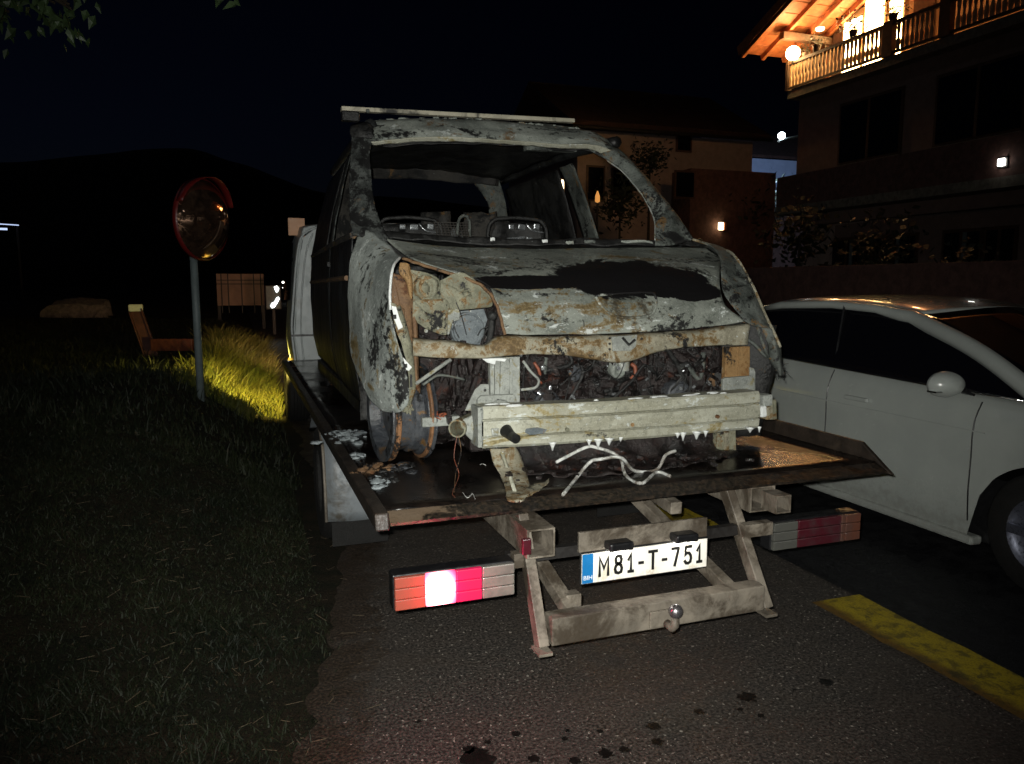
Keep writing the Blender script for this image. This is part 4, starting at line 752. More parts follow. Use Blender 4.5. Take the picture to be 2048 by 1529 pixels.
mb = MB(); mb.tube(catmull([AY(1360, 735, 2.96), AY(1375, 728, 2.95), AY(1385, 745, 2.95), AY(1398, 757, 2.95), AY(1405, 735, 2.96), AY(1406, 705, 2.97)], 24), .011, 8); mb.build('manifold_pipe', 'pillar_grey', V, smooth=True)
plate('side_member', 'rust_metal', [(1408, 700), (1450, 696), (1448, 800), (1412, 800)], 3.02, .02, V)
mb = MB(); mb.tube([AY(832, 768, 2.99), AY(902, 719, 2.96)], .008, 8); mb.build('brace_rod', 'bracket_metal', V, smooth=True)
mb = MB(); mb.tube(catmull([AY(846, 770, 2.99), AY(874, 752, 2.97), AY(900, 753, 2.97), AY(930, 760, 2.97)], 16), .0055, 8); mb.build('brace_rod', 'pillar_grey', V, smooth=True)
# lamp opening: inner wing structure
dome('inner_wing', 'olive_metal', [(880, 562), (920, 545), (955, 565), (978, 590), (985, 612), (960, 616), (905, 620), (885, 600)], 3.05)
dome('lamp_mount', 'olive_metal', [(826, 602), (865, 600), (897, 606), (897, 668), (862, 662), (838, 648), (826, 636)], 3.02)
mb = MB(); mb.lathe(AY(850, 577, 3.10), (0, -1, .1), [(.05, 0), (.052, .02), (.035, .028), (.034, .012), (.018, .012), (.016, .035), (.0005, .036)], 24); mb.v = [tuple(Vector(v) + noise.noise_vector(Vector(v) * 28) * .014) for v in mb.v]; mb.build('suspension_top', 'olive_metal', V, smooth=True)
dome('inner_wing', 'olive_metal', [(820, 540), (860, 548), (880, 565), (882, 600), (824, 602)], 3.13)
dome('inner_wing', 'tan_metal', [(800, 525), (818, 530), (824, 560), (824, 600), (812, 565), (800, 545)], 3.06)
dome('inner_wing', 'rust_metal', [(782, 545), (820, 570), (824, 680), (812, 690), (800, 660), (784, 610)], 3.10)
mb = MB(); mb.lathe(AY(936, 660, 3.08), (0, -1, 0), [(.072, -.03), (.072, 0), (.066, .004), (.06, -.004), (.03, .0), (.0005, .0)], 32); mb.build('cooling_fan', 'grey_blue', V, smooth=False)
plate('fan_shroud', 'grey_blue', [(900, 625), (968, 618), (975, 640), (960, 690), (905, 690)], 3.14, .01, V)
mb = MB(); mb.tube([AY(984, 632, 3.0), AY(984, 632, 3.06)], .02, 14); mb.tube(catmull([AY(984, 640, 3.02), AY(982, 665, 3.0), AY(976, 690, 2.98)], 10), .014, 8); mb.build('hose', 'black_char', V, smooth=True)
for pts in ([(912, 605), (922, 630), (933, 670)], [(906, 640), (910, 660), (918, 676)], [(955, 672), (962, 660), (972, 655)], [(966, 688), (968, 672), (974, 660)]):
    mb = MB(); mb.tube(catmull([AY(*p, 2.985) for p in pts], 10), .002, 5); mb.build('loose_wire', 'black_char', V)
for px, py, y in ((875, 657, 3.018), (872, 632, 3.018), (855, 631, 3.018), (887, 634, 3.018), (852, 662, 3.02)): boltat(px, py, y, .008, V, 'bracket_metal')
plate('lamp_mount', 'bracket_metal', [(897, 620), (920, 618), (920, 640), (905, 645), (899, 670), (895, 670)], 3.0, .01, V, .003)
# corner column between lamp opening and wheel arch
mb = MB(); mb.loft([[AY(822, 600, 3.04), AY(830, 602, 3.03), AY(834, 606, 3.06)], [AY(826, 700, 3.0), AY(832, 700, 2.99), AY(836, 702, 3.02)], [AY(832, 780, 3.0), AY(836, 785, 3.0), AY(840, 790, 3.03)]], 6, 20, .006, 15); mb.build('corner_column', 'rust_metal', V, smooth=True, solid=.005)
# chassis behind: lower cross member, subframe
mb = MB(); mb.box((1.48, 3.10, .915), (1.15, .08, .06)); mb.build('sub_frame', 'engine_char', V, bevel=.008)
mb = MB(); mb.box(AY(880, 842, 3.05), (.16, .05, .04)); mb.build('sub_frame', 'bracket_metal', V, bevel=.006)
mb = MB(); mb.loft([[(.98, 2.92, .98), (1.3, 2.86, .97), (1.7, 2.88, .98), (2.06, 2.92, .99)], [(.98, 2.90, .92), (1.3, 2.84, .91), (1.7, 2.86, .91), (2.06, 2.90, .92)], [(1.0, 2.86, .862), (1.3, 2.78, .856), (1.7, 2.80, .856), (2.06, 2.86, .862)], [(1.0, 2.76, .852), (1.3, 2.64, .851), (1.7, 2.66, .851), (2.06, 2.78, .852)]], 60, 20, .018, 14); mb.build('charred_apron', 'engine_char', V, smooth=True, solid=.004)
mb = MB()
for i in range(90):
    c = Vector((rr.uniform(.95, 2.05), rr.uniform(2.62, 2.92), .857 + rr.random() * .02)); s_ = rr.uniform(.006, .03); mb.box(c, (s_ * rr.uniform(.6, 2.2), s_, s_ * .5), Matrix.Rotation(rr.uniform(0, 3), 3, 'Z') @ Matrix.Rotation(rr.uniform(-.5, .5), 3, 'X'))
o = mb.build('deck_debris', 'engine_char', V, bevel=.003); o['kind'] = 'stuff'
# recognisable engine pieces in the bay
mb = MB(); mb.box((1.55, 3.17, 1.17), (.70, .14, .30)); o = mb.build('engine_block', 'engine_char', V, bevel=.025)
for k in range(7): mb = MB(); mb.box((1.29 + k * .085, 3.095, 1.20), (.016, .02, .20), Matrix.Rotation(rr.uniform(-.06, .06), 3, 'Y')); mb.build('block_rib', 'engine_char', o, bevel=.004)
for x, z, r in ((1.22, 1.08, .065), (1.33, 1.22, .045), (1.86, 1.10, .06), (1.72, 1.03, .04)):
    mb = MB(); mb.lathe((x, 2.97, z), (0, -1, 0), [(r, -.06), (r, 0), (r * .9, .006), (r * .82, -.008), (r * .4, -.004), (r * .35, .012), (.0005, .013)], 24); mb.build('pulley', 'rim_steel', V, smooth=False)
mb = MB(); mb.tube(catmull([(1.16, 2.975, 1.08), (1.28, 2.975, 1.25), (1.36, 2.975, 1.26), (1.38, 2.975, 1.2), (1.28, 2.975, 1.05), (1.2, 2.975, 1.02), (1.16, 2.975, 1.08)], 30), .008, 6); mb.build('drive_belt', 'black_char', V, smooth=True)
for k in range(9): mb = MB(); mb.box((1.42 + k * .055, 2.96, 1.335 + .01 * math.sin(k)), (.03, .05, .03)); mb.build('inlet_runner', 'engine_char', V, bevel=.008)
for pts, mat in (([(914, 872), (908, 915), (918, 950), (905, 985), (910, 995)], 'copper_red'), ([(917, 870), (922, 905), (912, 945), (908, 985)], 'rust_metal'), ([(925, 985), (935, 996), (945, 988), (950, 998)], 'pipe_white'), ([(960, 930), (965, 928), (972, 931)], 'pipe_white')):
    mb = MB(); mb.tube(catmull([AK(px, py, 2.80 - .04 * i / len(pts)) for i, (px, py) in enumerate(pts)], 20), .0013, 5); mb.build('loose_wire', mat, V)
for i in range(7):
    mb = MB(); a = AY(880 + rr.uniform(-15, 15), 830 + rr.uniform(-6, 6), 3.0); mb.tube([a, a + Vector((rr.uniform(-.04, .04), 0, rr.uniform(-.02, .02)))], .003, 5); mb.build('loose_wire', 'copper_red', V)
# --- front wheels: bare rims with the tyre's wire left
def burnt_wheel(x, y, yaw):
    ax = (math.cos(yaw), math.sin(yaw), 0); c = (x, y, .845 + .205)
    mb = MB(); mb.lathe(c, ax, [(.16, -.095), (.205, -.095), (.207, -.088), (.19, -.080), (.188, -.055), (.165, -.045), (.160, -.0), (.172, .012), (.172, .05), (.188, .06), (.19, .080), (.207, .088), (.205, .095), (.175, .095), (.155, .04), (.15, -.05), (.16, -.095)], 44); w = mb.build('wheel', 'rim_steel', V, smooth=False)
    for off, wd, mat in ((-.066, .012, 'wire_rust'), (.074, .009, 'wire_rust')):
        mb = MB(); mb.lathe(c, ax, [(.190, off - wd), (.203, off - wd * .6), (.205, off), (.203, off + wd * .6), (.190, off + wd)], 44); mb.build('tyre_wire', mat, w)
    mb = MB(); mb.lathe(c, ax, [(.155, -.03), (.08, -.06), (.03, -.06), (.0005, -.065)], 24); mb.build('wheel_disc', 'rim_steel', w, smooth=True)
    mb = MB(); mb.tube([Vector(c) + Vector((.02, 0, 0)), Vector(c) + Vector((.25, .02, .02))], .03, 10); mb.build('drive_shaft', 'engine_char', w)
    return w
for x0, x1, s_ in ((.515, .84, -1), (1.98, 2.30, 1)):
    mb = MB(); mb.grid([[Vector((x, 3.24 + math.cos(q) * .28, 1.05 + math.sin(q) * .28)) + noise.noise_vector(Vector((x * 6, q * 3, s_))) * .012 for x in np.linspace(x0, x1, 8)] for q in np.linspace(-.3, math.pi * .60, 24)]); mb.build('arch_liner', 'black_char', V, smooth=True, solid=.005)
burnt_wheel(.645, 3.22, .10); burnt_wheel(2.14, 3.25, .10); burnt_wheel(.70, 5.75, 0); burnt_wheel(2.16, 5.75, 0)
# wheel ash and molten lumps on the deck below
for px, py, w, mat, n_ in ((690, 878, .075, 'foam_grey', 26), (668, 870, .05, 'foam_grey', 16), (762, 968, .04, 'foam_grey', 14), (705, 868, .05, 'grey_blue', 14), (745, 940, .06, 'rust_metal', 18), (715, 915, .03, 'foam_grey', 8), (770, 950, .07, 'black_char', 22), (800, 935, .06, 'rim_steel', 16)):
    c = AZ(px, py, DZ + .004); mb = MB()
    for i in range(n_): lump(mb, c + Vector((rr.gauss(0, w * .55), rr.gauss(0, w * .9), rr.uniform(0, .006))), rr.uniform(.006, .024), (rr.uniform(.7, 1.6), rr.uniform(.7, 1.8), .45))
    mb.build('foam_residue' if mat == 'foam_grey' else 'ash_lump', mat, deck, smooth=True)
# --- cabin shell: sides, pillars, roof
def side(xs_, name, sgn):
    pass
def sx(y, z, s):
    """body side x at length y and height z; s=-1 verge side, +1 road side"""
    c = 1.385 + (y - 3.5) * .022; hw = np.interp(z, [.95, 1.2, 1.5, 1.8, 2.0, 2.2, 2.35, 2.45], [.83, .875, .885, .87, .83, .775, .73, .68]);
    return c + s * hw
def sidepatch(name, mat, s, y0f, y1f, z0, z1, nu=16, nv=20, rough=.004, solid=.006, parent=V, off=0.0):
    mb = MB(); g_ = []
    for j in range(nv):
        z = z0 + (z1 - z0) * j / (nv - 1); a, b = y0f(z), y1f(z); g_.append([Vector((sx(a + (b - a) * i / (nu - 1), z, s) + s * off, a + (b - a) * i / (nu - 1), z)) for i in range(nu)])
    g_ = [[p + noise.noise_vector(p * 7) * rough for p in r_] for r_ in g_]; mb.grid(g_); return mb.build(name, mat, parent, smooth=True, solid=solid)
apy = lambda z: np.interp(z, [1.0, 1.82, 2.1, 2.37], [3.58, 3.55, 3.82, 4.10])
for s in (-1, 1):
    sidepatch('body_side', 'sooty_side', s, lambda z: 3.62 if z > 1.3 else 3.58, lambda z: 4.68, 1.02, 1.80, 20, 24)          # front door skin
    sidepatch('body_side', 'sooty_side', s, lambda z: 4.70, lambda z: 6.3, 1.02, 1.80, 20, 24)                                 # rear side skin
    sidepatch('body_side', 'black_char', s, lambda z: 5.0 + .1 * (z - 1.8), lambda z: 6.3 - .12 * max(0, z - 1.8), 1.802, 2.37, 18, 16)  # panel van rear quarter
    sidepatch('door_pillar', 'pillar_grey' if s > 0 else 'sooty_pillar', s, lambda z: 4.62 + .28 * (z - 1.8), lambda z: 4.86 + .28 * (z - 1.8), 1.80, 2.38, 6, 16, .006)
    mb = MB(); mb.tube(catmull([(sx(4.1, 2.40, s), 4.1, 2.40), (sx(4.9, 2.44, s), 4.9, 2.44), (sx(6.2, 2.44, s), 6.2, 2.44)], 20), .035, 8); mb.build('roof_rail', 'sooty_side', V, smooth=True)
    mb = MB(); mb.tube([(sx(3.7, 1.62, s) + s * .008, 3.75, 1.62), (sx(6.2, 1.62, s) + s * .008, 6.2, 1.60)], .013, 6); mb.build('side_moulding', 'rust_metal', V)
    mb = MB(); mb.tube([(sx(3.65, 1.81, s), 3.62, 1.815), (sx(4.7, 1.81, s), 4.7, 1.815), (sx(6.2, 1.81, s), 6.2, 1.80)], .018, 6); mb.build('window_sill', 'inner_dark', V)
    mb = MB(); mb.box((sx(4.5, 1.0, s) - s * .03, 4.75, .985), (.08, 2.3, .09)); mb.build('sill', 'sooty_side', V, bevel=.015)
    for q in np.linspace(0, 1, 2):   # wheel arch lip at the rear
        pass
    mb = MB(); mb.box((sx(4.0, 1.5, s) + s * .012, 4.5, 1.70), (.02, .12, .03)); mb.build('door_handle', 'black_char', V, bevel=.006)
# A pillars
mb = MB(); mb.loft([[AY(704, 470, 3.58), AY(730, 475, 3.53), AY(782, 486, 3.52)], [AY(700, 430, 3.72), AY(728, 435, 3.66), AY(760, 448, 3.62)], [AY(700, 370, 3.86), AY(722, 370, 3.83), AY(746, 390, 3.78)], [AY(702, 310, 4.0), AY(722, 310, 3.98), AY(741, 320, 3.95)], [AY(706, 255, 4.13), AY(725, 255, 4.1), AY(742, 286, 4.05)]], 16, 40, .005, 10); mb.build('windscreen_pillar', 'sooty_pillar', V, smooth=True, solid=.012)
mb = MB(); mb.loft([[AY(1310, 492, 3.53), AY(1345, 490, 3.52), AY(1387, 480, 3.53)], [AY(1307, 440, 3.66), AY(1335, 430, 3.64), AY(1362, 442, 3.64)], [AY(1288, 398, 3.76), AY(1310, 390, 3.74), AY(1325, 396, 3.75)], [AY(1243, 340, 3.93), AY(1265, 335, 3.9), AY(1283, 346, 3.9)], [AY(1180, 300, 4.06), AY(1208, 290, 4.04), AY(1238, 300, 4.04)]], 16, 44, .004, 10); pa = mb.build('windscreen_pillar', 'pillar_grey', V, smooth=True, solid=.012); pa['label'] = 'long sloping grey pillar on the road side'
mb = MB(); mb.tube(catmull([p + noise.noise_vector(p * 40) * .004 for p in [AY(1310, 480, 3.52), AY(1308, 440, 3.65), AY(1290, 400, 3.75), AY(1268, 370, 3.83), AY(1243, 342, 3.92), AY(1215, 322, 3.99)]], 60), .004, 6); mb.build('glass_edge', 'bracket_metal', pa, smooth=True)
# roof
hd = [[(745, 291), (840, 283), (940, 284), (1050, 291), (1130, 297), (1185, 300), (1226, 320)], [(742, 284), (840, 275), (940, 276), (1050, 284), (1130, 289), (1190, 290), (1236, 308)]]
mb = MB(); mb.loft([[AY(*p, 4.02) for p in hd[0]], [AY(*p, 4.0) for p in hd[1]]], 70, 5, .004, 25); mb.build('screen_flange', 'cream_beam', V, smooth=True, solid=.006)
mb = MB(); mb.loft([[AY(*p, 4.01) for p in hd[1]], [AY(*p, 4.07) for p in [(737, 262), (840, 256), (940, 257), (1050, 266), (1130, 272), (1195, 278), (1236, 303)]], [AY(*p, 4.22) for p in [(735, 244), (840, 239), (940, 240), (1050, 249), (1130, 257), (1180, 264), (1215, 282)]],
                    [AY(*p, 4.6) for p in [(715, 262), (840, 258), (940, 258), (1050, 262), (1120, 268), (1150, 275), (1180, 292)]], [Vector((sx(6.2, 2.45, -1), 6.2, 2.45))] + [Vector((x, 6.2, 2.52)) for x in (.95, 1.2, 1.45, 1.7, 1.9)] + [Vector((sx(6.2, 2.45, 1), 6.2, 2.45))]], 70, 40, .008, 7); mb.build('roof', 'ash_panel', V, smooth=True, solid=.006)
for i in range(34):    # flaking ash along the roof's front crest
    px = 745 + 430 * rr.random(); py = np.interp(px, [735, 840, 940, 1050, 1130, 1180], [243, 238, 239, 248, 256, 263]); c = AY(px, py, 4.22); w = rr.uniform(.008, .028); mb = MB()
    mb.lathe(c, (0, -.3, 1), [(w, -.006), (w * .8, rr.uniform(.002, .010)), (.0005, rr.uniform(.004, .014))], 7); mb.v = [tuple(Vector(v) + noise.noise_vector(Vector(v) * 60) * .005) for v in mb.v]; mb.build('ash_flake', 'ash_panel', V)
mb = MB(); mb.loft([[AY(706, 250, 4.13), AY(722, 243, 4.12), AY(740, 246, 4.1)], [AY(700, 262, 4.10), AY(722, 258, 4.05), AY(746, 262, 4.04)], [AY(704, 276, 4.08), AY(722, 274, 4.03), AY(745, 280, 4.02)]], 12, 12, .014, 16); mb.build('melted_corner', 'black_char', V, smooth=True, solid=.01)
mb = MB(); mb.loft([[AY(*p, 4.10) for p in [(765, 292), (940, 288), (1110, 298), (1190, 306)]], [AY(*p, 4.3) for p in [(760, 285), (940, 270), (1090, 278), (1160, 290)]], [Vector((.78, 6.1, 2.43)), Vector((1.2, 6.1, 2.48)), Vector((1.6, 6.1, 2.48)), Vector((2.08, 6.1, 2.43))]], 30, 24, .02, 6); mb.build('headliner', 'black_char', V, smooth=True, solid=.006)
# roof bars: two cross bars on feet
for k, (y, x0, x1, z) in enumerate(((4.52, .60, 2.02, 2.573), (5.6, .92, 1.95, 2.55))):
    mb = MB(); mb.bar((x0, y, z - .012), (x1, y, z + .018), .045, .024); b_ = mb.build('roof_bar', 'roof_bar', V, bevel=.004)
    for x in (x0 + .05, x1 - .08): mb = MB(); mb.box((x, y, z - .05), (.10, .06, .055)); mb.build('bar_foot', 'black_char', b_, bevel=.01)
mb = MB(); mb.box(AY(688, 222, 4.55), (.025, .03, .03)); mb.build('bar_clamp', 'pillar_grey', V, bevel=.006); mb = MB(); mb.box(AY(735, 223, 4.5), (.02, .03, .02)); mb.build('bar_clamp', 'pillar_grey', V, bevel=.004)
# rear opening, header and pillars
mb = MB(); mb.loft([[Vector((.84, 6.12, 2.38)), Vector((1.4, 6.2, 2.42)), Vector((2.06, 6.12, 2.38))], [Vector((.84, 6.10, 2.47)), Vector((1.4, 6.16, 2.50)), Vector((2.06, 6.1, 2.47))]], 30, 8, .01, 6); mb.build('rear_header', 'inner_dark', V, smooth=True, solid=.02)
for s, m_ in ((-1, 'inner_dark'), (1, 'pillar_grey')):
    mb = MB(); xi = 1.44 + s * .55; xo = 1.44 + s * .73
    mb.loft([[(xi + s * .03, 6.15, 1.70), (xo + s * .02, 6.12, 1.70)], [(xi + s * .02, 6.17, 2.0), (xo, 6.12, 2.0)], [(xi, 6.18, 2.25), (xo - s * .04, 6.12, 2.25)], [(xi - s * .14, 6.18, 2.44), (xo - s * .10, 6.12, 2.44)]], 10, 20, .006, 10); mb.build('rear_pillar', m_, V, smooth=True, solid=.02)
mb = MB(); mb.box((1.44, 6.2, 1.40), (1.6, .05, .78)); mb.build('tailgate', 'black_char', V, bevel=.02)
mb = MB(); mb.box((1.42, 4.9, .96), (1.55, 2.5, .05)); mb.build('cabin_floor', 'black_char', V)
mb = MB(); mb.bar(AY(1050, 296, 4.25), AY(1150, 300, 4.25), .05, .03); mb.build('sun_visor_bar', 'pillar_grey', V)
# dashboard beam and seat frames
mb = MB(); mb.tube(catmull([(.62, 3.95, 1.62), (1.0, 3.95, 1.68), (1.6, 3.98, 1.66), (2.15, 3.95, 1.62)], 24), .03, 8); mb.build('dash_beam', 'black_char', V, smooth=True)
for cx_ in (820, 1035):
    c = AY(cx_, 455, 4.62); b0 = c.z
    sf = MB(); sf.tube(catmull([c + Vector(p) for p in ((-.19, .02, -.50), (-.20, .0, -.10), (-.17, 0, .03), (-.06, 0, .055), (.06, 0, .055), (.17, 0, .03), (.20, 0, -.10), (.19, .02, -.50))], 40), .012, 8); seat = sf.build('seat_frame', 'black_char', V, smooth=True)
    mb = MB(); mb.loft([[c + Vector((-.17, .01, -.45)), c + Vector((0, .03, -.45)), c + Vector((.17, .01, -.45))], [c + Vector((-.17, .0, .02)), c + Vector((0, .03, .03)), c + Vector((.17, 0, .02))]], 14, 14, .02, 12); mb.build('seat_back', 'black_char', seat, smooth=True, solid=.01)
    for dx_, dz_, w_, h_ in ((-.05, .0, .035, .03), (.02, .0, .05, .035), (.12, .005, .04, .035), (-.02, -.07, .12, .018), (.07, -.07, .04, .02)):
        mb = MB(); mb.box(c + Vector((dx_, -.02, dz_)), (w_, .02, h_), Matrix.Rotation(rr.uniform(-.2, .2), 3, 'Y')); mb.build('seat_bracket', 'dull_chrome', seat, bevel=.006)
    mb = MB(); mb.tube(catmull([c + Vector(p) for p in ((.05, -.02, .02), (.09, -.03, -.02), (.17, -.02, -.03))], 10), .005, 6); mb.build('seat_wire', 'dull_chrome', seat, smooth=True)
mb = MB(); n = 11
for i in range(n):
    a = AY(868 + 70 * i / n, 445, 4.5); b = AY(878 + 70 * i / n, 485, 4.45); mb.tube([a, b], .003, 4)
for j in range(8): mb.tube([AY(868 + j, 445 + 5 * j, 4.5), AY(945 + j * .5, 447 + 5 * j, 4.5)], .0025, 4)
mb.build('seat_springs', 'dark_mesh', V)
mb = MB(); mb.tube(catmull([AY(914, 470, 4.48), AY(918, 440, 4.5), AY(928, 432, 4.5), AY(938, 440, 4.5), AY(940, 475, 4.48)], 20), .010, 6); mb.build('bent_hoop', 'pillar_grey', V, smooth=True)
for px, w in ((870, .10), (960, .12)):
    mb = MB(); c = AY(px, 432, 5.2); mb.loft([[c + Vector((-w, 0, -.3)), c + Vector((w, 0, -.3))], [c + Vector((-w, 0, .02)), c + Vector((w, 0, .03))]], 8, 8, .02, 14); mb.build('rear_seat_back', 'inner_dark', V, smooth=True, solid=.02)

# ================================================================== WHITE CAR ON THE OTHER LANE
CAR = thing('saloon_car', 'white saloon car with dark windows passing on the other lane', 'car', (4.62, 4.0, .006))
CXC = 4.62; YF, YR = 1.70, 6.20; WF, WR, WRR = 2.60, 5.25, .325
def c_sill(y):
    z = .21
    for w in (WF, WR):
        d = abs(y - w)
        if d < .385: z = max(z, .30 + math.sqrt(.385 ** 2 - d * d) - .0)
    return z
def c_plan(y): return np.interp(y, [1.70, 1.78, 1.95, 2.3, 2.9, 4.2, 5.3, 5.9, 6.12, 6.20], [.55, .70, .80, .865, .89, .895, .88, .82, .74, .60])
def c_sh(y): return np.interp(y, [1.70, 1.85, 2.2, 2.6, 3.0, 4.2, 5.2, 5.9, 6.12, 6.20], [.62, .70, .84, .93, .965, 1.03, 1.06, 1.05, 1.0, .88])
def c_deck(y): return np.interp(y, [1.70, 1.85, 2.2, 2.6, 3.0, 4.2, 5.2, 5.9, 6.12, 6.20], [.63, .74, .90, .98, 1.00, 1.04, 1.07, 1.07, 1.02, .89])
def c_hw(y, z):
    s_ = c_sh(y); t = (z - .2) / max(.1, s_ - .2); return c_plan(y) * np.interp(t, [0, .12, .35, .62, .75, .88, 1.0], [.955, .985, 1.0, .995, 1.0, .985, .93])
ysn = np.concatenate([np.linspace(1.70, 2.10, 14), np.linspace(2.115, 2.885, 44), np.linspace(2.95, 4.8, 22), np.linspace(4.865, 5.635, 44), np.linspace(5.7, 6.2, 14)])
def c_sec(y):
    z0 = c_sill(y); zs = c_sh(y); left = []
    for t in np.linspace(0, 1, 16): z = z0 + (zs - z0) * t; left.append((c_hw(y, z), z))
    top = [(c_hw(y, zs) * f, zs + (c_deck(y) - zs) * g_ + .02 * g_) for f, g_ in ((.93, .5), (.75, .9), (.4, 1.0), (0, 1.02))]
    pts = left + top; return [Vector((CXC - a, y, z)) for a, z in pts] + [Vector((CXC + a, y, z)) for a, z in pts[-2::-1]]
secs = [c_sec(y) for y in ysn]
mb = MB(); mb.grid(secs); mb._add(secs[0], [tuple(range(len(secs[0])))]); mb._add(secs[-1], [tuple(range(len(secs[-1])))])
body = mb.build('body', 'car_white', CAR, smooth=True)
mb = MB(); mb.box2((CXC - .80, 1.85, .18), (CXC + .80, 6.05, .55)); mb.build('underbody', 'black_plastic', CAR)
# greenhouse
def gh(y0, x0, z0): return Vector((x0, y0, z0))
bl = [(2.72, .80, .985), (3.3, .835, 1.0), (4.2, .84, 1.03), (5.2, .82, 1.06), (5.75, .74, 1.07)]       # belt line: y, half width, z
rl = [(3.72, .60, 1.375), (4.0, .625, 1.425), (4.4, .635, 1.445), (4.95, .615, 1.425), (5.35, .58, 1.37)]  # roof edge
mb = MB(); mb.loft([[Vector((CXC - w, y, z)) for y, w, z in rl], [Vector((CXC - w * .8, y - .03 * (y < 4), z + .035)) for y, w, z in rl], [Vector((CXC, y - .07 * (y < 4), z + .055)) for y, w, z in rl], [Vector((CXC + w * .8, y - .03 * (y < 4), z + .035)) for y, w, z in rl], [Vector((CXC + w, y, z)) for y, w, z in rl]], 30, 24); mb.build('roof', 'car_white', CAR, smooth=True, solid=.02)
for s in (-1, 1):
    A0, A1 = Vector((CXC + s * .80, 2.66, .975)), Vector((CXC + s * .60, 3.72, 1.375)); C0, C1 = Vector((CXC + s * .70, 5.9, 1.06)), Vector((CXC + s * .58, 5.35, 1.37))
    mid = A0.lerp(A1, .5) + Vector((s * .02, -.04, .035))
    mb = MB(); ap = catmull([A0, mid, A1], 16); mb.tube(ap + [Vector((CXC + s * w, y, z)) for y, w, z in rl[1:]], [.05] * 16 + [.03] * 4, 10); mb.build('front_pillar', 'car_white', CAR, smooth=True)
    mb = MB(); mb.loft([[C0, C0 + Vector((0, -.30, 0))], [C0.lerp(C1, .55) + Vector((s * .02, .03, .02)), C0.lerp(C1, .55) + Vector((s * .03, -.22, .02))], [C1, C1 + Vector((0, -.22, .02))]], 6, 12); mb.build('rear_pillar', 'car_white', CAR, smooth=True, solid=.03)
    mb = MB(); lo = [Vector((CXC + s * (w - .012), y, z)) for y, w, z in bl]; hi = [Vector((CXC + s * (.795 - .0), 2.74, .99)), Vector((CXC + s * .70, 3.26, 1.22)), Vector((CXC + s * .605, 3.95, 1.41)), Vector((CXC + s * .60, 4.9, 1.42)), Vector((CXC + s * .58, 5.5, 1.30))]
    mb.loft([lo, hi], 30, 10); mb.build('side_window', 'tinted_glass', CAR, smooth=True, solid=.006)
    mb = MB(); mb.bar((CXC + s * .775, 4.18, 1.03), (CXC + s * .625, 4.28, 1.43), .012, .08); mb.build('door_pillar', 'black_plastic', CAR)
    # door mirror: shell, glass, chrome strip
    mc = Vector((CXC + s * 1.0, 3.13, 1.05)); mb = MB()
    mb.lathe(mc, (0, 1, 0), [(.001, -.10)] + [(.10 * math.sin(q), -.10 * math.cos(q)) for q in np.linspace(.2, 1.62, 10)] + [(.001, .015)], 24); mb.v = [(mc.x + (v[0] - mc.x) * 1.15, v[1], mc.z + (v[2] - mc.z) * .72) for v in mb.v]; mir = mb.build('door_mirror', 'car_white', CAR, smooth=True)
    mb = MB(); mb.bar(mc + Vector((-.115, -.03, -.035)), mc + Vector((.115, -.03, -.030)), .06, .008); mb.build('trim_strip', 'chrome', mir)
    mb = MB(); mb.bar(mc + Vector((-s * .10, .0, -.03)), Vector((CXC + s * .80, 3.12, .99)), .06, .03); mb.build('mirror_foot', 'black_plastic', mir)
    mb = MB(); mb.tube([Vector((CXC + s * (c_hw(y, .80) + .004), y, .80 + .01 * (y - 3))) for y in np.linspace(2.95, 5.0, 12)], .004, 6); mb.build('body_crease', 'car_white', CAR)
    mb = MB(); mb.tube([Vector((CXC + s * (w + .004), y, z + .004)) for y, w, z in bl], .007, 6); mb.build('window_trim', 'chrome', CAR, smooth=True)
    for yh in (3.85, 4.95):
        mb = MB(); mb.box((CXC + s * (c_hw(yh, .86) + .015), yh, .86), (.03, .19, .028)); mb.build('door_handle', 'car_white', CAR, bevel=.008)
    for yd in (3.02, 4.12, 5.15):
        mb = MB(); mb.tube([Vector((CXC + s * (c_hw(yd, z) + .0005), yd, z)) for z in np.linspace(.30 if yd < 5 else .72, c_sh(yd) - .01, 14)], .0045, 5); mb.build('door_gap', 'black_plastic', CAR)
    mb = MB(); mb.box2((CXC + s * .80, 2.98, .165), (CXC + s * .885, 4.78, .215)); mb.build('sill', 'car_white', CAR, bevel=.015)
    for yw in (WF, WR):
        wc = Vector((CXC + s * .77, yw, WRR + .006)); mb = MB(); mb.lathe(wc, (1, 0, 0), [(.20, -.10), (.30, -.105), (WRR, -.08), (WRR, .08), (.30, .105), (.20, .10)], 36); w_ = mb.build('wheel', 'rubber', CAR, smooth=True)
        mb = MB(); mb.lathe(wc, (s, 0, 0), [(.205, -.10), (.215, .095), (.20, .10), (.19, .07), (.05, .085), (.0005, .09)], 30); rm = mb.build('rim', 'wheel_alloy', w_, smooth=True)
        for k in range(5):
            q = k * 2 * math.pi / 5; mb = MB(); a = wc + Vector((s * .098, math.cos(q) * .04, math.sin(q) * .04)); b = wc + Vector((s * .098, math.cos(q) * .195, math.sin(q) * .195)); mb.bar(a, b, .05, .02, (1, 0, 0)); mb.build('spoke', 'wheel_alloy', w_, bevel=.005)
    mb = MB(); mb.loft([[(CXC + s * .52, 1.80, .60), (CXC + s * .70, 1.88, .62), (CXC + s * .80, 2.10, .66)], [(CXC + s * .50, 1.84, .72), (CXC + s * .70, 1.93, .75), (CXC + s * .79, 2.14, .79)]], 8, 5); mb.v = [(v[0] + s * .02, v[1] - .03, v[2]) for v in mb.v]; mb.build('headlamp', 'lens_clear', CAR, smooth=True, solid=.02)
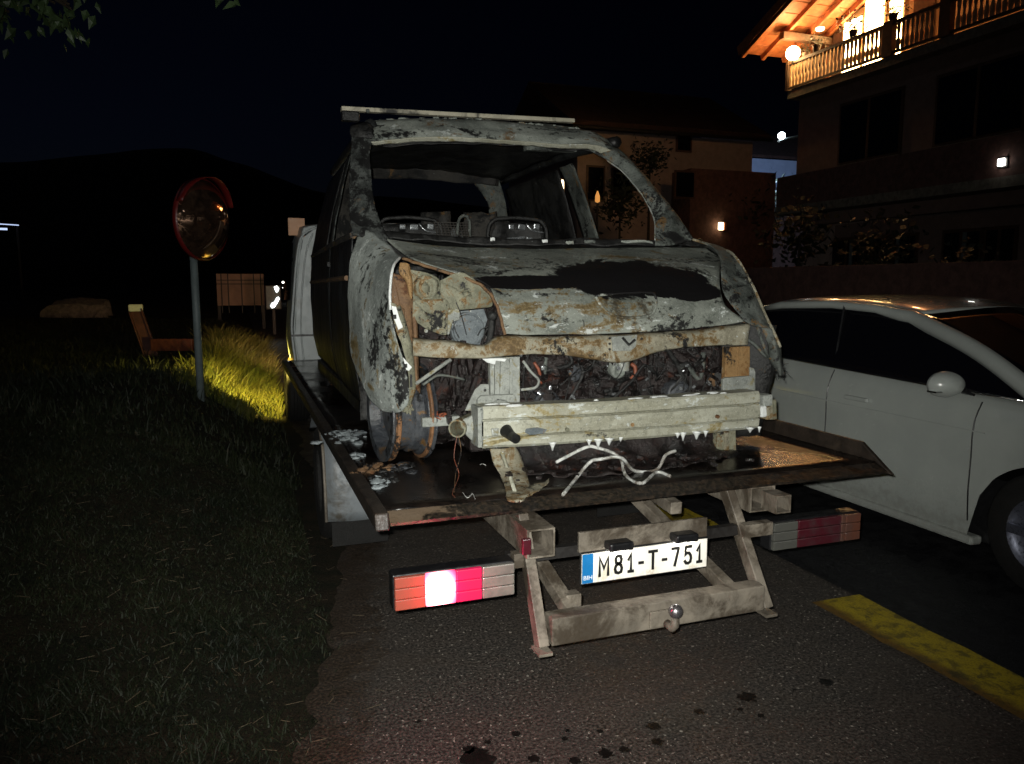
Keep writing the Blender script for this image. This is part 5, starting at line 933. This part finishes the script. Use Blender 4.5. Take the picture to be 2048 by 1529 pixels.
mb = MB(); mb.loft([[Vector((CXC - .76, 2.60, .985)), Vector((CXC, 2.42, 1.0)), Vector((CXC + .76, 2.60, .985))], [Vector((CXC - .60, 3.68, 1.385)), Vector((CXC, 3.60, 1.43)), Vector((CXC + .60, 3.68, 1.385))]], 20, 12); mb.v = [(v[0], v[1] - .02, v[2] + .012) for v in mb.v]; mb.build('windscreen', 'tinted_glass', CAR, smooth=True, solid=.006)
mb = MB(); mb.loft([[Vector((CXC - .66, 5.93, 1.08)), Vector((CXC, 6.0, 1.09)), Vector((CXC + .66, 5.93, 1.08))], [Vector((CXC - .55, 5.36, 1.38)), Vector((CXC, 5.42, 1.42)), Vector((CXC + .55, 5.36, 1.38))]], 16, 8); mb.build('rear_window', 'tinted_glass', CAR, smooth=True, solid=.006)

# ================================================================== CONVEX TRAFFIC MIRROR
mc = AD(407, 440, 7.2); pole_b = Vector((mc.x - .105, mc.y + .03, gz(mc.x, mc.y) - .05)); MR = .365
TM = thing('traffic_mirror', 'convex round traffic mirror with red rim on a grey pole', 'traffic mirror', (pole_b.x, pole_b.y, pole_b.z))
tocam = (_C - mc).normalized(); nrm = (Matrix.Rotation(R(52), 3, 'Z') @ tocam); nrm.z = -.04; nrm.normalize()
mb = MB(); mb.tube([pole_b, (mc.x - .105, mc.y + .03, mc.z + .05)], .036, 14); mb.build('pole', 'grey_paint', TM, smooth=True)
mb = MB(); mb.lathe(mc, nrm, [(MR * math.sin(q) / math.sin(.62), .30 * (math.cos(q) - math.cos(.62)) / (1 - math.cos(.62)) * .62) for q in np.linspace(.62, .0005, 24)], 56); mb.build('mirror_dome', 'mirror_face', TM, smooth=True)
mb = MB(); mb.lathe(mc, nrm, [(MR + .002, .012), (MR + .016, .0), (MR + .016, -.03), (MR - .02, -.05), (MR * .6, -.08), (.001, -.09)], 56); rimo = mb.build('rim', 'mirror_red', TM, smooth=True)
# visor over the top edge of the mirror
u = nrm.cross(Vector((0, 0, 1))).normalized(); w3 = u.cross(nrm); rows = []
for off in (.0, .13):
    rows.append([mc + nrm * (off * (1 - .5 * abs(q - math.pi / 2) / 1.2)) + (u * math.cos(q) + w3 * math.sin(q)) * (MR + .02) for q in np.linspace(math.pi / 2 - 1.2, math.pi / 2 + 1.2, 30)])
mb = MB(); mb.grid(rows); mb.build('visor', 'mirror_red', rimo, smooth=True, solid=.008)
mb = MB(); mb.bar(mc - nrm * .08, Vector((mc.x - .105, mc.y + .03, mc.z)), .06, .05); mb.build('bracket', 'grey_paint', TM)

# ================================================================== THINGS ON THE VERGE
# leaning red steel channel with a white tip, and a low red plank beside it
a, b = AD(272, 622, 13), AD(302, 708, 13); b.z = max(b.z, gz(b.x, b.y))
ch = thing('steel_channel', 'rusty red steel channel with a white tip leaning out of the grass', 'steel beam', tuple(b))
d = (a - b).normalized(); sd = d.cross(Vector((0, 1, 0))).normalized()
mb = MB(); mb.bar(b - d * .2, a, .17, .02, (0, 1, 0)); mb.build('web', 'red_steel', ch)
for k in (-1, 1): mb = MB(); mb.bar(b - d * .2 + sd * k * .095 - Vector((0, .05, 0)), a + sd * k * .095 - Vector((0, .05, 0)), .02, .12, (0, 1, 0)); mb.build('flange', 'red_steel', ch)
mb = MB(); mb.box(a + Vector((0, -.02, .05)), (.22, .12, .12)); mb.build('tip', 'foam', ch, bevel=.02)
a, b = AD(303, 690, 12.6), AD(386, 690, 12.6)
pk = MB(); pk.bar(a, b, .08, .20); o = pk.build('plank', 'red_steel', bevel=.01); tag(o, 'low reddish plank lying in the grass by the leaning channel', 'plank')
# concrete culvert block in the far grass
c = AD(150, 625, 26); cb = MB(); cb.loft([[c + Vector(p) for p in ((-1.0, 0, -.3), (-.9, 0, .05), (-.55, .1, .22), (.3, .1, .25), (.9, 0, .18), (1.05, 0, -.3))], [c + Vector(p) for p in ((-1.0, .9, -.3), (-.9, .9, .1), (-.5, .9, .30), (.3, .9, .32), (.9, .9, .2), (1.05, .9, -.3))]], 24, 6, .05, 3); cb = MB(); cb.loft([[c + Vector(p) for p in ((-1.05, -.2, -.5), (-.2, -.25, -.5), (1.05, -.2, -.5))], [c + Vector(p) for p in ((-1.0, -.1, .05), (-.1, -.12, .16), (1.0, -.1, .12))], [c + Vector(p) for p in ((-.75, .1, .24), (0, .1, .32), (.9, .1, .26))], [c + Vector(p) for p in ((-.7, 1.2, .34), (0, 1.2, .42), (.9, 1.2, .34))], [c + Vector(p) for p in ((-.9, 1.6, -.5), (0, 1.6, -.5), (1.0, 1.6, -.5))]], 30, 24, .06, 4); o = cb.build('culvert_block', 'concrete'); tag(o, 'low rough concrete culvert block half sunk in the grass', 'concrete block')
# lit board behind bars
P0, P1 = AD(432, 548, 26), AD(531, 612, 26)
bd_ = thing('sheet_fence', 'pale board fence panel with a grid of bars, lit dull red', 'fence', ((P0.x + P1.x) / 2, P0.y, 0))
mb = MB(); mb.box2((P0.x, P0.y, P1.z), (P1.x, P0.y + .05, P0.z)); mb.build('board', 'pale_board', bd_)
for f in (.1, .24, .52, .78, .93): x = P0.x + (P1.x - P0.x) * f; mb = MB(); mb.box2((x - .018, P0.y - .12, P1.z - .25), (x + .018, P0.y - .08, P0.z)); mb.build('upright', 'dark_frame', bd_)
for f in (.2, .32): z = P0.z + (P1.z - P0.z) * f; mb = MB(); mb.box2((P0.x, P0.y - .079, z - .014), (P1.x, P0.y - .05, z + .014)); mb.build('rail', 'dark_frame', bd_)
for x in (P0.x + .05, P1.x - .05): mb = MB(); mb.box2((x - .05, P0.y + .051, 0), (x + .05, P0.y + .13, P0.z)); mb.build('post', 'dark_frame', bd_)
# roadside cabinet with a lit panel
P0, P1 = AD(532, 573, 22), AD(562, 618, 22)
kb = thing('display_case', 'small roadside display case with two white glowing patches', 'display case', ((P0.x + P1.x) / 2, P0.y, .2))
mb = MB(); mb.box2((P0.x - .03, P0.y, P1.z - .03), (P1.x + .03, P0.y + .12, P0.z + .03)); mb.build('frame', 'dark_frame', kb, bevel=.01)
mb = MB(); mb.box2((P0.x, P0.y - .006, P1.z), (P1.x, P0.y - .001, P0.z)); mb.build('pane', 'grey_paint', kb)
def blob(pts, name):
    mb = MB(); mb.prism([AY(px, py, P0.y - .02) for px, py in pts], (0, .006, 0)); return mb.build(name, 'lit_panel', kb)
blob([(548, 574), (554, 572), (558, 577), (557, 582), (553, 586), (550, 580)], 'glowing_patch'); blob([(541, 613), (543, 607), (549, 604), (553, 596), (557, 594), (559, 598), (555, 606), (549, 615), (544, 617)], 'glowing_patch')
mb = MB(); mb.box2(((P0.x + P1.x) / 2 - .04, P0.y + .03, .1), ((P0.x + P1.x) / 2 + .04, P0.y + .1, P1.z - .03)); mb.build('post', 'dark_frame', kb)
def far_lamp(name, label, px, py, d, w, mat, group=None, h=None):
    p = AD(px, py, d); g0 = gz(p.x, p.y) if p.x < 0 else 0
    t_ = thing(name, label, 'lamp', (p.x, p.y, g0), group); mb = MB(); mb.box(p, (w, w * .8, h or w)); mb.build('lamp_head', mat, t_, bevel=w * .2); mb = MB(); mb.tube([(p.x, p.y + w, g0 - .3), (p.x, p.y + w, p.z + w * .4)], max(.03, w * .1), 8); mb.build('post', 'dark_frame', t_); return t_
far_lamp('street_lamp', 'tiny white lamp above the display case', 566, 565, 60, .14, 'lamp_white'); far_lamp('street_lamp', 'fainter tiny white lamp below it near the cab edge', 566, 576, 62, .08, 'lamp_white')
# lit strip of a shelter roof at the far left edge
p = AD(10, 451, 45); ls = thing('shelter_roof', 'far shelter roof edge with a bluish light strip', 'shelter', (p.x - 2, p.y, 0))
mb = MB(); mb.bar(p + Vector((-5, 1.0, .25)), p + Vector((.75, 1.0, .06)), 2.0, .12); mb.build('roof', 'dark_frame', ls)
mb = MB(); mb.bar(p + Vector((-4, 0, .25)), p + Vector((.70, 0, .02)), .06, .05); mb.build('light_strip', 'lamp_blue', ls); mb = MB(); mb.bar(p + Vector((-4, 0, -.15)), p + Vector((.1, 0, -.22)), .05, .12); mb.build('light_strip', 'lamp_blue', ls)
for dx in (-3.5, .4): mb = MB(); mb.box2((p.x + dx - .06, p.y + .9, 0), (p.x + dx + .06, p.y + 1.0, p.z + .1)); mb.build('post', 'dark_frame', ls)
# tree whose branch tips hang into the picture
TRE = thing('tree', 'leafy branch tips of a tree hanging in at the top', 'tree', (-3.6, 3.6, gz(-3.6, 3.6)))
mb = MB(); mb.tube([(-3.6, 3.6, 0), (-3.55, 3.62, 1.6), (-3.4, 3.65, 2.8), (-3.3, 3.7, 4.2), (-3.3, 3.7, 5.5)], [.18, .15, .12, .08, .03], 12); mb.build('trunk', 'bark', TRE, smooth=True)
lm = MB(); rr = random.Random(11); tips = [(5, 30, 4.0), (20, 45, 4.1), (30, 10, 4.0), (10, 60, 4.05), (80, 8, 3.9), (105, 20, 4.0), (112, 28, 4.0), (140, 30, 4.0), (145, 40, 3.95), (135, 22, 4.05), (60, -15, 4.1), (110, -10, 4.0), (20, -20, 4.0), (160, -20, 4.2), (-40, 30, 4.0), (-80, -40, 4.1), (-120, 60, 4.0), (458, -8, 4.3), (-60, 90, 4.1)]
for i, (px, py, dd) in enumerate(tips):
    p = AD(px, py, dd); s0 = Vector((-3.35, 3.7, 3.3 + .05 * i)); m_ = s0.lerp(p, .55) + Vector((0, 0, .25)); mb = MB(); mb.tube(catmull([s0, m_, p + Vector((0, 0, .05))], 14), [.03 * (1 - k / 15) + .003 for k in range(14)], 6); mb.build('branch', 'bark', TRE, smooth=True)
    for k in range(7 if i < 17 else 3):
        c = p + Vector((rr.gauss(0, .05), rr.gauss(0, .06), rr.gauss(.0, .05))); L = rr.uniform(.05, .10); dirn = Vector((rr.uniform(-.6, .6), rr.uniform(-.6, .6), rr.uniform(-1, -.1))).normalized(); sdv = dirn.cross(Vector((rr.random(), rr.random(), rr.random()))).normalized() * L * .32; nn = dirn.cross(sdv).normalized() * L * .08
        lm._add([c, c + dirn * L * .35 + sdv + nn, c + dirn * L, c + dirn * L * .35 - sdv + nn, c + dirn * L * .5 - nn], [(0, 1, 4), (1, 2, 4), (2, 3, 4), (3, 0, 4)])
for i in range(900):
    c = Vector((-3.5 + rr.gauss(0, .8), 3.9 + rr.gauss(0, .9), 4.4 + rr.gauss(0, .7)))
    if c.x > -.27 * c.y - .55: continue
    L = .09; dirn = Vector((rr.gauss(0, 1), rr.gauss(0, 1), rr.gauss(-.5, 1))).normalized(); sdv = dirn.orthogonal().normalized() * L * .32; lm._add([c, c + dirn * L * .4 + sdv, c + dirn * L, c + dirn * L * .4 - sdv], [(0, 1, 2, 3)])
o = lm.build('crown', 'leaf', TRE); o['kind'] = 'stuff'

# ================================================================== BIG HOUSE WITH THE LIT BALCONY
HX = 15.0; HY1, HY0 = 18.65, 3.4
H = thing('guest_house', 'large dark house with a brightly lit wooden balcony under the eaves', 'house', (18, 11, 0))
def hb(name, a, b, mat, parent=H, bevel=0): mb = MB(); mb.box2(a, b); return mb.build(name, mat, parent, bevel=bevel)
RS = .414; RE_Y, RE_Z = 19.75, 8.17; RID = 11.0
rz = lambda y: RE_Z + (RE_Y - y) * RS if y > RID else RE_Z + (RE_Y - (2 * RID - y)) * RS
wx = HX + 1.35
# top storey gable wall
mb = MB(); mb.prism([(wx, HY1, 6.97), (wx, HY0, 6.97), (wx, HY0, rz(HY0) - .05), (wx, RID, rz(RID) - .05), (wx, HY1, rz(HY1) - .05)], (.25, 0, 0)); mb.build('gable_wall', 'warm_wall', H)
hb('side_wall', (wx + .26, HY1 - .25, 0), (HX + 11, HY1, rz(HY1) - .1), 'pale_stucco'); hb('upper_wall', (HX + .35, HY0, 3.2), (HX + .6, HY1, 6.74), 'stucco'); hb('side_wall', (HX + .61, HY1 - .25, 3.2), (wx + .255, HY1 - .001, 6.74), 'stucco')
hb('ground_wall', (HX + 1.0, HY0, 0), (HX + 1.25, HY1 - .9, 3.19), 'stucco'); hb('corner_column', (HX + .36, HY1 - .95, 0), (HX + .99, HY1 - .45, 3.19), 'pale_stucco')
hb('balcony_slab', (HX, HY0, 6.745), (wx - .001, HY1 + .1, 6.965), 'concrete'); hb('floor_slab', (HX - .3, HY0, 3.50), (HX + .345, HY1, 3.72), 'concrete')
par = hb('parapet', (HX - .3, HY0, 3.721), (HX - .18, HY1, 4.55), 'brick_red')
# roof: two slopes, soffit boards, rafters, barge board
def slope(y0, y1, t0, name, mat, x0=14.1, x1=27, th=.14):
    mb = MB(); mb.prism([(x0, y0, rz(y0) + t0), (x0, y1, rz(y1) + t0), (x0, y1, rz(y1) + t0 + th), (x0, y0, rz(y0) + t0 + th)], (x1 - x0, 0, 0)); return mb.build(name, mat, H)
rf = slope(RE_Y, RID, .06, 'roof', 'roof_tile'); slope(RID - .001, 2 * RID - RE_Y, .06, 'roof', 'roof_tile')
nb = 22
for k in range(nb):
    y0 = RE_Y - (RE_Y - RID) * k / nb; y1 = RE_Y - (RE_Y - RID) * (k + .93) / nb; mb = MB(); mb.prism([(14.12, y0, rz(y0) + .025), (14.12, y1, rz(y1) + .025), (14.12, y1, rz(y1) + .055), (14.12, y0, rz(y0) + .055)], (3.0, 0, 0)); mb.build('soffit_board', 'wood', rf)
for x in (14.16, 14.85, 15.6, 16.2): mb = MB(); mb.bar((x, RE_Y, rz(RE_Y) - .05), (x, RID, rz(RID) - .05), .10, .14); mb.build('rafter', 'wood', rf)
mb = MB(); mb.bar((14.05, RE_Y + .06, rz(RE_Y) + .08), (14.05, RID, rz(RID) + .10), .04, .26); mb.build('barge_board', 'wood', rf)
hb('eave_beam', (14.6, HY1 - .15, rz(HY1) - .32), (wx, HY1 + .05, rz(HY1) - .14), 'dark_wood')
# balcony railing
zt, zb = 7.72, 7.0; rail = hb('railing', (HX - .06, HY0, zt - .06), (HX + .05, HY1 + .05, zt + .02), 'dark_wood'); hb('bottom_rail', (HX - .03, HY0, zb), (HX + .03, HY1 + .05, zb + .06), 'dark_wood', rail)
prof = [(.0, .045), (.10, .050), (.22, .058), (.36, .055), (.46, .030), (.56, .026), (.70, .040), (.84, .050), (.92, .046), (1.0, .05)]
mb = MB(); z0_, z1_ = zb + .061, zt - .061; L_ = [Vector((HX - .012, HY1 - w, z0_ + (z1_ - z0_) * t)) for t, w in prof]; R_ = [Vector((HX - .012, HY1 + w, z0_ + (z1_ - z0_) * t)) for t, w in prof]; mb.grid([L_, R_]); mb.grid([[v + Vector((.024, 0, 0)) for v in R_], [v + Vector((.024, 0, 0)) for v in L_]]); mb.grid([L_, [v + Vector((.024, 0, 0)) for v in L_]]); mb.grid([R_, [v + Vector((.024, 0, 0)) for v in R_]])
b0 = mb.build('baluster', 'baluster_wood', rail); k = 1; yb = HY1 - .135
posts = [15.15, 13.55]
while yb > 10.6:
    if all(abs(yb - p) > .24 for p in posts): inst(b0, rail, (0, yb - HY1, 0))
    yb -= .135
for yp in posts + [HY1 + .07]: hb('railing_post', (HX - .08, yp - (.14 if yp < 18 else .05), zb - .03), (HX + .08, yp + (.14 if yp < 18 else .05), zt + .05), 'dark_wood', rail)
# lit windows and balcony door in the gable wall
def lit(px0, px1, zlo, zhi, mat, name='window'):
    ya, yb_ = AX(px0, 60, wx).y, AX(px1, 60, wx).y; f = hb(name, (wx - .05, yb_ - .07, zlo - .07), (wx - .001, ya + .07, zhi + .07), 'warm_wall'); hb('pane', (wx - .07, yb_, zlo), (wx - .051, ya, zhi), mat, f); return f
lit(1692, 1726, 7.35, 8.75, 'lit_window'); lit(1733, 1769, 7.35, 9.1, 'lit_window'); lit(1781, 1806, 7.05, 9.1, 'lit_window', 'balcony_door')
yw0, yw1 = AX(1686, 60, wx).y, AX(1812, 60, wx).y; hb('lintel', (wx - .09, yw1, 9.2), (wx - .001, yw0, 9.33), 'wood'); hb('shutter', (wx - .07, AX(1690, 60, wx).y, 7.3), (wx - .02, AX(1680, 60, wx).y + .18, 8.8), 'dark_wood'); hb('balcony_door', (wx - .06, AX(1870, 60, wx).y, 7.0), (wx - .001, AX(1828, 60, wx).y, 9.1), 'dark_wood')
for ya, zc in ((AX(1660, 60, wx).y, 8.35),): hb('wall_trim', (wx - .03, ya - .06, 7.0), (wx - .001, ya + .06, rz(ya) - .2), 'wood')
# first floor and ground floor openings (dark)
def dwin(px0, px1, x, zlo, zhi, name='window'):
    ya, yb_ = AX(px0, 300, x).y, AX(px1, 300, x).y; f = hb(name, (x - .04, yb_ - .08, zlo - .08), (x - .001, ya + .08, zhi + .08), 'dark_wood'); hb('pane', (x - .06, yb_, zlo), (x - .041, ya, zhi), 'dark_window', f); hb('mullion', (x - .075, (ya + yb_) / 2 - .035, zlo), (x - .061, (ya + yb_) / 2 + .035, zhi), 'dark_wood', f); hb('sill', (x - .14, yb_ - .1, zlo - .13), (x - .041, ya + .1, zlo - .081), 'concrete', f); return f
dwin(1682, 1798, HX + .35, 4.75, 6.2); dwin(1872, 2040, HX + .35, 4.75, 6.2)
for a_, b_ in ((1665, 1752), (1762, 1845), (1905, 1975), (1990, 2045)): dwin(a_, b_, HX + 1.0, .3, 2.75, 'shop_window')
for px in (1712, 1806, 1940): y_ = AX(px, 400, HX + 1).y; hb('mullion', (HX + .90, y_ - .04, .3), (HX + .938, y_ + .04, 2.75), 'grey_paint')
# globe lamp on the balcony corner, smaller lamps
gl = AX(1586, 107, HX - .16); mb = MB(); mb.lathe(gl, (0, 0, 1), [(.001, -.19)] + [(.19 * math.sin(q), -.19 * math.cos(q)) for q in np.linspace(.15, math.pi - .01, 14)], 24)
GL = thing('globe_lamp', 'bright round globe lamp at the balcony corner', 'lamp', (gl.x, gl.y, zt)); mb.build('globe', 'lamp_warm', GL, smooth=True)
mb = MB(); mb.tube([(gl.x, gl.y, zt - .1), (gl.x, gl.y, gl.z - .18)], .03, 8); mb.build('stem', 'dark_frame', GL)
point('globe_bulb', (gl.x - .02, gl.y, gl.z + .22), 130, (1, .46, .20), .15, GL)
cl = Vector((HX + .55, AX(1640, 60, HX + .55).y, 8.55)); CL = thing('ceiling_lamp', 'small flat lamp under the balcony eaves', 'lamp', tuple(cl)); mb = MB(); mb.lathe(cl, (0, 0, 1), [(.001, -.05), (.10, -.04), (.12, .0), (.12, .03)], 20); mb.build('shade', 'lamp_small', CL, smooth=True)
cl2 = Vector((HX + .6, 13.8, 9.6)); CL2 = thing('ceiling_lamp', 'lamp under the eaves above the middle of the balcony', 'lamp', tuple(cl2)); mb = MB(); mb.lathe(cl2, (0, 0, 1), [(.001, -.05), (.12, -.04), (.14, .0), (.14, .03)], 20); mb.build('shade', 'lamp_small', CL2, smooth=True); point('ceiling_bulb', cl2 + Vector((0, 0, -.2)), 45, (1, .42, .15), .1, CL2)
wl_ = AX(2003, 325, HX - .36); WLM = thing('wall_lamp', 'small square white lamp on the dark lower facade', 'lamp', tuple(wl_)); mb = MB(); mb.box(wl_, (.06, .15, .15)); mb.build('diffuser', 'lamp_white', WLM, bevel=.02); mb = MB(); mb.box(wl_ + Vector((.05, 0, 0)), (.04, .2, .2)); mb.build('backplate', 'dark_frame', WLM)
# pots with plants along the railing
def potplant(px, py, x, r, label, droop=0, flowers=False):
    p = AX(px, py, x); t_ = thing('potted_plant', label, 'plant', (p.x, p.y, zt + .03), 'plants along the balcony railing'); mb = MB(); mb.lathe((p.x, p.y, zt + .03), (0, 0, 1), [(.001, 0), (.08, 0), (.11, .16), (.10, .17), (.09, .15), (.001, .15)], 16); mb.build('pot', 'terracotta', t_, smooth=True)
    r_ = random.Random(int(px)); mb = MB()
    for i in range(150):
        c = Vector((p.x, p.y, zt + .22)) + Vector((r_.gauss(0, r * .5), r_.gauss(0, r * .6), abs(r_.gauss(0, r * .55)) - r * .15)); L = r * .3; dv = Vector((r_.gauss(0, 1), r_.gauss(0, 1), r_.gauss(.2, 1))).normalized(); sv = dv.orthogonal().normalized() * L * .35; mb._add([c, c + dv * L * .5 + sv, c + dv * L, c + dv * L * .5 - sv], [(0, 1, 2, 3)])
    o = mb.build('foliage', 'plant_dark', t_); o['kind'] = 'stuff'
    for i in range(8): a = Vector((p.x, p.y, zt + .15)); mb = MB(); q = r_.random() * 6.28; e = a + Vector((math.cos(q) * r * .4, math.sin(q) * r * .7, r * r_.uniform(.5, 1.2))); mb.tube([a, a.lerp(e, .5) + Vector((0, 0, .05)), e], .006, 5); mb.build('stem', 'plant_dark', t_)
    if flowers:
        for i in range(5): c = Vector((p.x, p.y, zt + .25)) + Vector((r_.gauss(0, r * .3), r_.gauss(0, r * .5), r * r_.uniform(.6, 1.3))); mb = MB(); mb.lathe(c, (0, 0, 1), [(.001, -.03), (.04, -.01), (.035, .02), (.001, .03)], 8); mb.build('blossom', 'flower', t_)
potplant(1706, 75, HX, .34, 'potted plant with small blossoms before the lit window', flowers=True); potplant(1786, 45, HX, .30, 'bushy potted plant on the dark railing post'); potplant(1633, 100, HX, .26, 'potted plant beside the globe lamp'); potplant(1612, 104, HX + .2, .2, 'small leafy pot closest to the globe lamp')

# ================================================================== SMALLER HOUSES AND FORECOURT
MH = thing('plain_house', 'plain plastered house dimly lit in reddish light behind the van', 'house', (16.9, 31, 0))
def mh(name, a, b, mat, parent=MH): mb = MB(); mb.box2(a, b); return mb.build(name, mat, parent)
mh('wall', (12.7, 28, 0), (20.75, 36, 7.45), 'pale_stucco')
mb = MB(); mb.prism([(12.2, 27.5, 7.5), (21.3, 27.5, 7.5), (21.3, 32, 9.9), (12.2, 32, 9.9)], (0, .1, .22)); rf2 = mb.build('roof', 'roof_tile', MH); mb = MB(); mb.prism([(12.2, 36.6, 7.5), (21.3, 36.6, 7.5), (21.3, 32.12, 9.9), (12.2, 32.12, 9.9)], (0, -.1, .22)); mb.build('roof', 'roof_tile', MH)
mb = MB(); mb.tube([(12.2, 27.45, 7.45), (21.3, 27.45, 7.45)], .07, 8); mb.build('gutter', 'dark_frame', rf2)
mh('annex', (16.9, 26.6, 0), (20.9, 27.99, 6.0), 'brick_red')
for px0, px1, py0, py1, y, nm in ((1355, 1379, 272, 302, 28, 'window'), (1352, 1385, 345, 395, 26.6, 'window'), (1226, 1262, 340, 392, 28, 'window'), (1176, 1205, 335, 400, 28, 'door')):
    a, b = AY(px0, py0, y), AY(px1, py1, y); f = mh(nm, (a.x - .08, y - .05, b.z - .08), (b.x + .08, y - .001, a.z + .08), 'dark_wood'); mh('pane', (a.x, y - .07, b.z), (b.x, y - .051, a.z), 'dark_window', f)
p = AY(1122, 378, 27.9); mb = MB(); mb.box2((p.x - .18, 27.93, p.z - .4), (p.x + .18, 27.999, p.z + .4)); f = mb.build('window', 'dark_wood', MH); mb = MB(); mb.box2((p.x - .13, 27.90, p.z - .34), (p.x - .02, 27.929, p.z + .34)); mb.build('pane', 'lamp_small', f); mb = MB(); mb.box2((p.x + .03, 27.90, p.z - .34), (p.x + .12, 27.929, p.z + .34)); mb.build('pane', 'lamp_small', f)
p = AY(1443, 453, 26.4); WL2 = thing('wall_lamp', 'square warm lamp on the annex wall beside the van', 'lamp', (p.x, p.y, p.z)); mb = MB(); mb.box(p + Vector((-.03, 0, 0)), (.20, .12, .30)); mb.build('diffuser', 'lamp_small', WL2, bevel=.03); mb = MB(); mb.box(p + Vector((.14, .03, 0)), (.10, .2, .32)); mb.build('shield', 'wood', WL2)
point('wall_bulb', p + Vector((-.1, -.3, 0)), .6, (1, .5, .2), .08, WL2)
p = AY(1195, 395, 25.5); LW = thing('garden_lamp', 'small orange garden lamp seen through the van', 'lamp', (p.x, p.y, 0)); mb = MB(); mb.lathe((p.x, p.y, p.z), (0, 0, 1), [(.001, -.2), (.09, -.15), (.08, .05), (.02, .22), (.001, .22)], 14); mb.build('shade', 'lit_window_soft', LW, smooth=True); mb = MB(); mb.tube([(p.x, p.y, 0), (p.x, p.y, p.z - .2)], .04, 8); mb.build('post', 'dark_frame', LW)
# far pale house lit by a street lamp
FH = thing('far_house', 'far pale wall lit bluish by a street lamp between the houses', 'house', (36, 48, 0)); mb = MB(); mb.box2((31.0, 44, 0), (42, 52, 9.75)); mb.build('wall', 'blue_wall', FH); mb = MB(); mb.box2((31, 41.5, 0), (42, 43.2, 7.35)); mb.build('lit_wall_mask', 'roof_tile', FH)  # low dark block added to cut off the lower part of the lit wall
mb = MB(); mb.prism([(30.5, 43.6, 9.75), (42.5, 43.6, 9.75), (42.5, 48, 12), (30.5, 48, 12)], (0, .1, .2)); mb.build('roof', 'roof_tile', FH)
sp = AD(1563, 272, 33.5); SL = thing('street_lamp', 'bright bluish-white street lamp at the edge of the large house', 'street lamp', (sp.x + 1.8, sp.y, 0))
mb = MB(); mb.lathe(sp, (0, 0, 1), [(.001, -.16)] + [(.16 * math.sin(q), -.16 * math.cos(q)) for q in np.linspace(.2, 3.1, 10)], 18); mb.build('lamp_globe', 'lamp_cool', SL, smooth=True); mb = MB(); mb.tube([sp + Vector((-.2, 0, -.3)), sp + Vector((.1, 0, -.15)), sp + Vector((1.8, 0, .25))], .05, 8); mb.build('arm', 'grey_paint', SL); mb = MB(); mb.tube([(sp.x + 1.8, sp.y, 0), (sp.x + 1.8, sp.y, sp.z + .3)], .07, 10); mb.build('pole', 'grey_paint', SL)
l = bpy.data.lights.new('street_bulb', 'SPOT'); l.energy = 5000; l.color = (.55, .72, 1.0); l.spot_size = R(110); l.spot_blend = .8; l.shadow_soft_size = .15
o = bpy.data.objects.new('street_bulb', l); COL.objects.link(o); o.parent = SL; o.location = sp + Vector((0, .3, -.15)) - ORG[SL.name]; o.rotation_euler = (R(68), 0, R(-25))
# garden wall and hedges on the far side of the road
gw = MB(); gw.box2((10.2, 6, 0), (10.45, 25.5, 1.9)); gwo = gw.build('garden_wall', 'brick_red', bevel=.02); tag(gwo, 'long low reddish garden wall across the road', 'wall')
def shrub(px, py, y, r, label, n=500):
    p = AY(px, py, y); t_ = thing('shrub', label, 'shrub', (p.x, p.y, 0), 'shrubs in front of the houses'); r_ = random.Random(int(px * 7 + py)); mb = MB()
    for i in range(n):
        c = p + Vector((r_.gauss(0, r * .42), r_.gauss(0, r * .4), r_.gauss(0, r * .42))); L = r * r_.uniform(.14, .3); dv = Vector((r_.gauss(0, 1), r_.gauss(0, 1), r_.gauss(.3, 1))).normalized(); sv = dv.orthogonal().normalized() * L * .3; mb._add([c, c + dv * L * .5 + sv, c + dv * L, c + dv * L * .5 - sv], [(0, 1, 2, 3)])
    o = mb.build('foliage', 'plant_dark', t_); o['kind'] = 'stuff'; mb = MB(); mb.tube([(p.x, p.y, 0), (p.x, p.y, p.z)], [.08, .03], 8); mb.build('trunk', 'bark', t_)
shrub(1300, 318, 26, .8, 'spiky dark shrub against the plain house wall'); shrub(1545, 410, 30, 1.2, 'dark bush below the bluish lit wall'); shrub(1500, 420, 27, 1.0, 'dark bush at the corner of the annex'); shrub(1240, 410, 26, 1.0, 'dark bush before the door of the plain house')
shrub(1600, 470, 17, 1.0, 'dark bush in front of the house column'); shrub(1760, 500, 13.5, .9, 'dark low bush before the shop windows'); shrub(1930, 560, 12, .7, 'dark bush with a pale stem near the shop front')
# street lamps behind the camera, seen only in the round mirror
for k, (x, y, h, lab) in enumerate(((6.2, -9, 6.5, 'tall street lamp behind the viewer, reflected brightest in the round mirror'), (7.5, -24, 6.5, 'second street lamp down the road, reflected low in the mirror'), (7.8, -40, 6.5, 'third street lamp far down the road, a dot in the mirror'), (-6, -18, 5.0, 'street lamp behind the verge, reflected at the mirror edge'))):
    t_ = thing('street_lamp', lab, 'street lamp', (x, y, 0), 'street lamps along the road behind the viewer'); mb = MB(); mb.tube([(x, y, 0), (x, y, h), (x - .8, y, h + .3)], [.08, .05, .04], 10); mb.build('pole', 'grey_paint', t_); mb = MB(); mb.box((x - 1.0, y, h + .26), (.5, .22, .1)); mb.build('lamp_head', 'lamp_cool', t_, bevel=.03)
